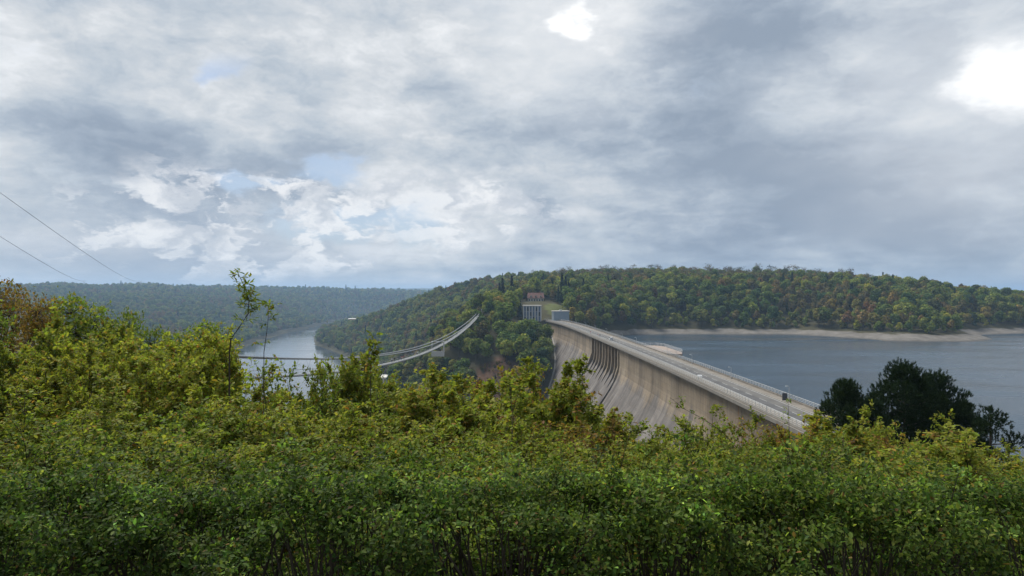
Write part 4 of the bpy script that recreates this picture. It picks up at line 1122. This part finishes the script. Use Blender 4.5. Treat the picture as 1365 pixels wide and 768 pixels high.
# every kind needs one crown object to copy from
for k in range(len(TREES)):
    if k not in proto_crowns:
        j = next((j for j in np.argsort(vis_n) if idx[j] == k and not single[j]), None)
        if j is None: continue
        single[j] = True
        t_ = thing("tree", kind_word[k] + " tree on the hilltop skyline", "tree", (FX[j], FYY[j], FZ[j]), frot[j], kind_word[k] + " trees on the skyline", (fscale[j],) * 3)
        proto_crowns[k] = tag(link("crown", TREES[k][0], t_), kind="stuff"); link("trunk", TREES[k][1], t_)
wood("woodland", "mixed autumn woodland covering the hill beyond dam and lake", (~single) & (far_ <= 2))
wood("woodland", "hazy blue green woodland covering the distant left hills", (~single) & (far_ >= 3))
print("FOREST", nF, "singles", int(single.sum()))

# --- pines on the right
def pine_mesh(seed, H, W, base, n_tuft, lobes, open_=0.0):
    r = np.random.default_rng(seed); mb = MB(); P_, A_, L_ = [], [], []
    lean = r.normal(0, .2, 2)
    mb.tube([(lean[0] * z / H, lean[1] * z / H, z) for z in np.linspace(-1.5, H * .93, 8)], .16, 6, .04)
    for k in range(lobes):
        f = (k + .5) / lobes; z = H * (base + (.97 - base) * f)
        env = W * .5 * (math.sin(math.pi * min(.97, .22 + .62 * f)) ** .7) * (1 if f < .85 else .62)
        th = k * 2.4 + r.uniform(-.4, .4); rho = env * r.uniform(.35, .80) * (.35 if f > .9 else 1)
        o = np.array([lean[0] * z / H, lean[1] * z / H, z - .35 * rho]); c = np.array([math.cos(th) * rho + lean[0] * z / H, math.sin(th) * rho + lean[1] * z / H, z])
        mb.tube([tuple(o), tuple(o * .4 + c * .6 + np.array([0, 0, -.08])), tuple(c)], .035, 4, .012, cap=False)
        s_ = np.array([1, 1, .72]) * W * r.uniform(.15, .235)
        for j in range(n_tuft // lobes):
            if r.uniform() < open_: continue
            d = unit(r.normal(0, 1, 3) + np.array([0, 0, .25])); t = c + d * s_ * r.uniform(.45, 1.12)
            ax = unit(d * .7 + np.array([0, 0, .7]) + r.normal(0, .25, 3)); nn_ = 24
            P_.append(t + ax * r.uniform(-.10, .10, (nn_, 1))); A_.append(unit(ax + r.normal(0, .60, (nn_, 3)))); L_.append(.16 * r.uniform(.7, 1.2, nn_))
    P_, A_, L_ = map(np.concatenate, (P_, A_, L_)); n = len(P_)
    sd_ = unit(np.cross(A_, r.normal(0, 1, (n, 3)))); w = .017
    V_ = np.stack([P_ - sd_ * w, P_ + sd_ * w, P_ + A_ * L_[:, None]], 1).reshape(-1, 3); F_ = np.arange(n * 3).reshape(-1, 3)
    C_ = np.repeat(pick(r, [(4, (.018, .036, .016)), (3, (.027, .048, .020)), (1, (.048, .070, .026))], n), 3, axis=0)
    return mesh_np("crown", V_, F_, M["needle"], C_), mb.mesh("trunk", M["bark"])
PINE = [pine_mesh(301, 8.5, 3.9, .25, 4000, 26), pine_mesh(302, 10.5, 5.3, .22, 5800, 36), pine_mesh(303, 7.5, 3.7, .2, 1500, 20, .15)]
for x, y, d, k, sc_, rz, lab in ((1122, 509, 42, 0, (1.0, 1.0), .4, "rounded dark pine beside the railing's near end"),
                                 (1203, 487, 43, 1, (1.0, 1.0), 1.2, "tallest dark pine in the clump before the lake"),
                                 (1247, 500, 45, 1, (.92, .95), 3.4, "dark pine leaning out just right of the tallest pine"),
                                 (1160, 537, 41, 0, (.85, .8), 2.2, "short dark pine between the rounded pine and the tallest one"),
                                 (1285, 536, 44, 0, (.75, .8), 5.0, "low dark pine on the right flank of the clump"),
                                 (1318, 545, 40, 2, (1.0, 1.0), 0.7, "thin open pine at the right end of the clump")):
    p = PX(x, y, d); zg = tz(p[0], p[1]); hh = p[2] - zg; H0 = (8.5, 10.5, 7.5)[k]
    t_ = thing("pine_tree", lab, "tree", (p[0], p[1], zg), rz, "dark pines before the lake", (sc_[0], sc_[0], hh / H0))
    tag(link("crown", PINE[k][0], t_), kind="stuff"); link("trunk", PINE[k][1], t_)

# --- thicket in the foreground, row by row from the hedge up to its skyline
COLN = ["at the left edge", "under the power lines", "left of the tall bent sprig", "below the tall bent sprig", "below the river gap", "below the footbridge's near part",
        "below the powerhouse roof", "below the swing platform", "below the brown clearing", "below the dam's far end", "below the spillway", "below the dam's middle",
        "below the dark sign board", "left of the tallest pine", "right of the tallest pine", "at the right edge"]
COLR = ["the left edge", "the power lines", "the green trees", "the bent sprig", "the river gap", "the footbridge's near part", "the powerhouse", "the swing platform", "the clearing",
        "the dam's far end", "the spillway", "the dam's middle", "the sign board", "the rounded pine", "the tallest pine", "the thin pine"]
NC = len(COLN); CWID = 1365.0 / NC
SHR = dict(
    fronthedge=[hedge_mesh(391 + k, 1.0, 1.0, .5, .0225, "hedge") for k in range(3)],
    hedge=[shrub_mesh(401 + k, 1.30, .85, 20, 9, 52, .038, SH_OVAL, "hedge", up=.10, twl=.30, leader=.1, top_bias=-.2, twig_r=.003, clump=.70) for k in range(3)],
    green=[shrub_mesh(411 + k, 1.75, .95, 30, 19, 26, .044, SH_OVAL, "green", up=.55, twl=.24, leader=.22) for k in range(3)],
    olive=[shrub_mesh(421 + k, 2.4, 1.20, 30, 18, 26, .056, SH_OVAL, "olive", up=.6, twl=.22, leader=.25) for k in range(3)],
    lime=[shrub_mesh(431 + k, 4.6, 1.55, 30, 22, 26, .100, SH_MAPLE, "lime", up=.8, twl=.15, leader=.08, top_bias=.9, twig_r=.006) for k in range(2)],
    tallolive=[shrub_mesh(441 + k, 4.6, 1.55, 30, 22, 28, .088, SH_OVAL, "olive", up=.7, twl=.15, leader=.06, top_bias=.9, twig_r=.006) for k in range(2)],
    rust=[shrub_mesh(451, 4.2, 1.5, 24, 18, 20, .085, SH_OVAL, "rust", up=.7, twl=.16, leader=.4, top_bias=.4, twig_r=.006)],
    rustlow=[shrub_mesh(453, 2.3, 1.1, 22, 16, 20, .060, SH_OVAL, "rust", up=.5, twl=.22)],
    sparse=[shrub_mesh(461, 3.6, 1.25, 12, 9, 13, .085, SH_OVAL, "green", up=.9, twl=.17, leader=.1, top_bias=.6, twig_r=.006)],
)
H0S = dict(fronthedge=1.0, hedge=1.30, green=1.75, olive=2.4, lime=4.6, tallolive=4.6, rust=4.2, rustlow=2.3, sparse=3.6)
W0S = dict(fronthedge=1.0, hedge=.85, green=.95, olive=1.2, lime=1.55, tallolive=1.55, rust=1.5, rustlow=1.1, sparse=1.25)
rs = np.random.default_rng(2024)
def put_shrub(kind, x, ytop, d, label, name="shrub", wid=None, group=None, cat="shrub"):
    p = PX(x, ytop, d); zg = tz(p[0], p[1]); hh = max(.4, p[2] - zg) * (0.93 if d < 13 else 1.0)
    sc_ = hh / H0S[kind]; w = (wid / W0S[kind]) if wid else np.clip(sc_, .75, 1.35)
    ms = SHR[kind]; return plant(name, ms[int(rs.integers(len(ms)))], label, cat, (p[0], p[1], zg - .03), rs.uniform(0, 6.283), (w, w, sc_), group)
row3 = ["tallolive", "tallolive", "tallolive", "tallolive", "sparse", "tallolive", "lime", "lime", "lime", "lime", "olive", "olive", "rust", "lime", "rust", "olive"]
row2 = ["olive", "olive", "green", "olive", "olive", "olive", "rustlow", "olive", "rustlow", "olive", "olive", "green", "olive", "green", "green", "olive"]
adj = dict(hedge="dark green small leaved", green="fresh green leafy", olive="olive green leafy", lime="lime green broad leaved", tallolive="tall olive green", rust="rusty brown leaved", rustlow="reddish brown low", sparse="thin open leaved")
for c in range(NC):
    xc = (c + .5) * CWID; jx = lambda a=22: rs.uniform(-a, a)
    k = "green" if c % 3 else "hedge"
    put_shrub(k, xc + jx(30), 612 + rs.uniform(-20, 14), 5.0 + rs.uniform(-.5, .4), adj[k] + " shrub right behind the front hedge " + COLN[c], "shrub", .80, "low shrubs behind the front hedge")
    k = ["green", "olive", "green", "olive", "olive", "green"][(c * 5) % 6]
    put_shrub(k, xc + jx(34), 572 + rs.uniform(-26, 22), 7.0 + rs.uniform(-.9, .9), adj[k] + " shrub in the third row up " + COLN[c], "shrub", 1.0, "shrubs in the third row of the thicket")
    k = row2[c]; x = xc + jx(); yt = max(skyline(x) + 34, 530 + rs.uniform(-14, 14)) if c < 10 else max(skyline(x) + 14, 586 + rs.uniform(-10, 6))
    put_shrub(k, x, yt - rs.uniform(0, 12), 10.0 + rs.uniform(-.8, .8), adj[k] + " shrub halfway up the thicket " + COLN[c], "shrub", 1.35, "shrubs in the middle of the thicket")
    k = row3[c]; x = xc + jx(14); yt = skyline(x) + rs.uniform(-4, 6) if x > 300 else max(skyline(x) + 14, 440)
    put_shrub(k, x, yt, (16 if c < 10 else 17) + rs.uniform(-1, 1), adj[k] + " sapling topping the thicket " + COLN[c], "sapling", 1.5 if k != "sparse" else 1.2, "saplings along the thicket's top")
# clipped front hedge along the viewpoint's edge
for k_, (x, yt, lab) in enumerate(((-70, 684, "dark front hedge bush at the bottom left corner"), (190, 690, "dark front hedge bush below the left trees"), (440, 676, "dark front hedge bush below the river gap"),
                                   (690, 682, "dark front hedge bush at the middle of the bottom edge"), (930, 672, "dark front hedge bush below the dam's middle"), (1180, 680, "dark front hedge bush below the pines"), (1430, 690, "dark front hedge bush at the bottom right corner"))):
    p = PX(x, yt - 12, 3.05 + .12 * math.sin(k_ * 2.3)); zg = tz(p[0], p[1])
    plant("hedge_bush", SHR["fronthedge"][k_ % 3], lab, "hedge", (p[0], p[1] + .25, zg), .10 * math.sin(k_ * 1.7), (1.0, 1.0, (p[2] - zg) / .96), "bushes of the front hedge")
for x, yt, d, lab in ((362, 486, 14, "thin open sapling left in the river gap"), (404, 488, 15, "thin open sapling right in the river gap"), (428, 486, 18, "thin open sapling at the river gap's right rim")):
    put_shrub("sparse", x, yt, d, lab, "sapling", 1.2, None, "sapling")
for x, yt, d, lab in ((452, 476, 17, "olive sapling right of the river gap's rim"), (478, 480, 19, "olive sapling just left of the slender lime shoot")):
    put_shrub("tallolive", x, yt, d, lab, "sapling", .9, None, "sapling")
# second top row, between the first
for c in range(NC):
    if c in (4,): continue
    x = (c + 1.0) * CWID
    if 335 < x < 440: continue
    k = ["lime", "tallolive", "tallolive", "lime", "tallolive", "tallolive", "lime", "rust", "lime", "olive", "olive", "rust", "lime", "olive", "olive", "olive"][c]
    yt = skyline(x) + 2 if x > 300 else max(skyline(x) + 4, 428)
    put_shrub(k, x, yt, 21 + rs.uniform(-1.5, 1.5) if c < 10 else 20, adj[k] + " bush at the thicket's back, a little right of " + COLR[c], "bush", 1.9, "bushes at the back of the thicket", "bush")

# trees on the left rising above the thicket
def near_tree(seed, H, W, n, ln, shape, pal, lobes=16):
    r = np.random.default_rng(seed); mb = MB().tube([(0,0,-.5),(.08,0,H*.35),(0,.1,H*.8)], .14, 6, .03); P_, N_, A_ = [], [], []
    for k in range(lobes):
        th = k * 2.4 + r.uniform(-.4, .4); f = (k + .5) / lobes; rho = W * (.25 + .5 * math.sqrt(r.uniform())) * (1.1 - .75 * f)
        c = np.array([math.cos(th) * rho, math.sin(th) * rho, H * (.25 + .66 * f)])
        mb.tube([(0, 0, c[2] * .72), tuple(c * np.array([.5, .5, .9])), tuple(c)], .05, 4, .012, cap=False)
        m_ = n // lobes; nt = m_ // 14
        for j in range(nt):
            d = unit(r.normal(0, 1, 3) + np.array([0, 0, .35])); e_ = c + d * np.array([1, 1, .62]) * W * r.uniform(.20, .36)
            mb.tube([tuple(c), tuple(e_)], .012, 3, .004, cap=False)
            P_.append(e_ + r.normal(0, ln * 1.3, (14, 3)) * np.array([1, 1, .5])); A_.append(unit(d * .6 + r.normal(0, .7, (14, 3)))); N_.append(unit(d * .35 + np.array([0, 0, 1.0]) + r.normal(0, .38, (14, 3))))
    P_, N_, A_ = map(np.concatenate, (P_, N_, A_))
    V_, F_, C_ = leaves(P_, A_, N_, ln * r.uniform(.6, 1.25, len(P_)), shape, pick(r, PAL[pal], len(P_)))
    return mesh_np("foliage", V_, F_, M["leaf_near"], C_), mb.mesh("stem", M["twig"])
SHR["broadtree"] = [near_tree(471, 9.0, 3.0, 9500, .16, SH_MAPLE, "green"), near_tree(473, 9.0, 3.0, 9500, .16, SH_OVAL, "green")]
SHR["browntree"] = [near_tree(472, 9.0, 2.8, 9000, .14, SH_OVAL, "brown")]
H0S.update(broadtree=9.0, browntree=9.0); W0S.update(broadtree=3.0, browntree=2.8)
for kind, x, yt, d, w, lab in (("browntree", 14, 356, 36, 3.4, "brown leaved tree at the left edge of the photograph"),
                               ("browntree", 62, 380, 33, 2.5, "smaller brown tree right of the leftmost one"),
                               ("broadtree", 112, 382, 34, 2.9, "dark green broadleaf tree below the power lines"),
                               ("broadtree", 158, 404, 36, 2.3, "green broadleaf tree right of the dark green one"),
                               ("broadtree", -45, 380, 30, 3.0, "green tree cut by the left edge of the photograph"),
                               ("broadtree", 262, 418, 32, 2.6, "green broadleaf tree left of the tall bent sprig"),
                               ("broadtree", 215, 428, 33, 2.4, "low green broadleaf tree between the two green trees on the left")):
    t_ = put_shrub(kind, x, yt, d, lab, "broadleaf_tree", w, None, "tree")

# lone sprigs
def sprig(label, pts_px, d, ln, n, shape, pal, name="sapling", thick=.012, extra=()):
    r = np.random.default_rng(int(pts_px[0][0]))
    W_ = [PX(x, y, d) for x, y in pts_px]; base = W_[0]
    zg = tz(base[0], base[1]); base = np.array([base[0], base[1], zg])
    W_ = [np.zeros(3)] + [w - base for w in W_]
    mb = MB().tube([tuple(w) for w in W_], thick, 5, thick * .35)
    P_, A_, N_, L_ = [], [], [], []
    for a, b, m_ in zip(W_[1:-1], W_[2:], n):
        for j in range(m_):
            p = a + (b - a) * r.uniform(); th = r.uniform(0, 6.283); dv = unit(np.array([math.cos(th), math.sin(th), .35]))
            L = r.uniform(.08, .20); mb.tube([tuple(p), tuple(p + dv * L)], .003, 3, .0015, cap=False)
            k = 6; u = r.uniform(.2, 1.1, (k, 1))
            P_.append(p + dv * L * u); A_.append(unit(dv * .6 + r.normal(0, .6, (k, 3)))); N_.append(unit(r.normal(0, .4, (k, 3)) + np.array([0, 0, 1]))); L_.append(ln * r.uniform(.6, 1.3, k))
    P_, A_, N_, L_ = map(np.concatenate, (P_, A_, N_, L_))
    V_, F_, C_ = leaves(P_, A_, N_, L_, shape, pick(r, PAL[pal], len(P_)))
    t_ = thing(name, label, "sapling", tuple(base))
    tag(link("foliage", mesh_np("foliage", V_, F_, M["leaf_near"], C_), t_), kind="stuff"); link("stem", mb.mesh("stem", M["twig"]), t_)
sprig("tall thin bent sprig rising above the thicket into the sky", [(306, 470), (308, 452), (318, 438), (331, 418), (332, 400), (326, 382), (316, 362)], 12, .10, (3, 2, 3, 16, 20, 10), SH_LONG, "green", thick=.016)
sprig("short leafy shoot right of the tall bent sprig", [(352, 470), (356, 440), (358, 420), (357, 404)], 12, .075, (2, 3, 9), SH_OVAL, "green", thick=.008)
sprig("straight dark twig with few leaves before the dam railing", [(1053, 625), (1052, 590), (1051, 560), (1050, 535)], 12, .045, (5, 3, 5), SH_OVAL, "green", thick=.008)
sprig("arching leafy twig before the dam's mid wall", [(985, 600), (962, 575), (940, 560), (912, 545), (893, 530)], 12, .055, (6, 6, 5, 5), SH_OVAL, "green", thick=.008)
sprig("slender yellow green shoot before the footbridge", [(494, 500), (494, 485), (496, 468), (497, 448)], 15, .11, (10, 12, 12), SH_OVAL, "lime", thick=.010)

# ------------------------------------------------------------------ haze
zt = float(max(TZ.max() + 30, 110)); zb = float(TZ.min() - 1)
hz = MB().box(-15500, 15500, -15500, 15500, zb, zt)
hm = bpy.data.materials.new("haze"); hm.use_nodes = True; ht = hm.node_tree; ht.nodes.clear()
pv = ht.nodes.new("ShaderNodeVolumePrincipled"); ho = ht.nodes.new("ShaderNodeOutputMaterial")
pv.inputs["Color"].default_value = (0.46, 0.69, 1.0, 1); pv.inputs["Density"].default_value = 1.2e-4; pv.inputs["Anisotropy"].default_value = 0.2
ht.links.new(pv.outputs[0], ho.inputs["Volume"])
tag(hz.build("haze", hm), "thin pale haze over the valley", None, kind="stuff")
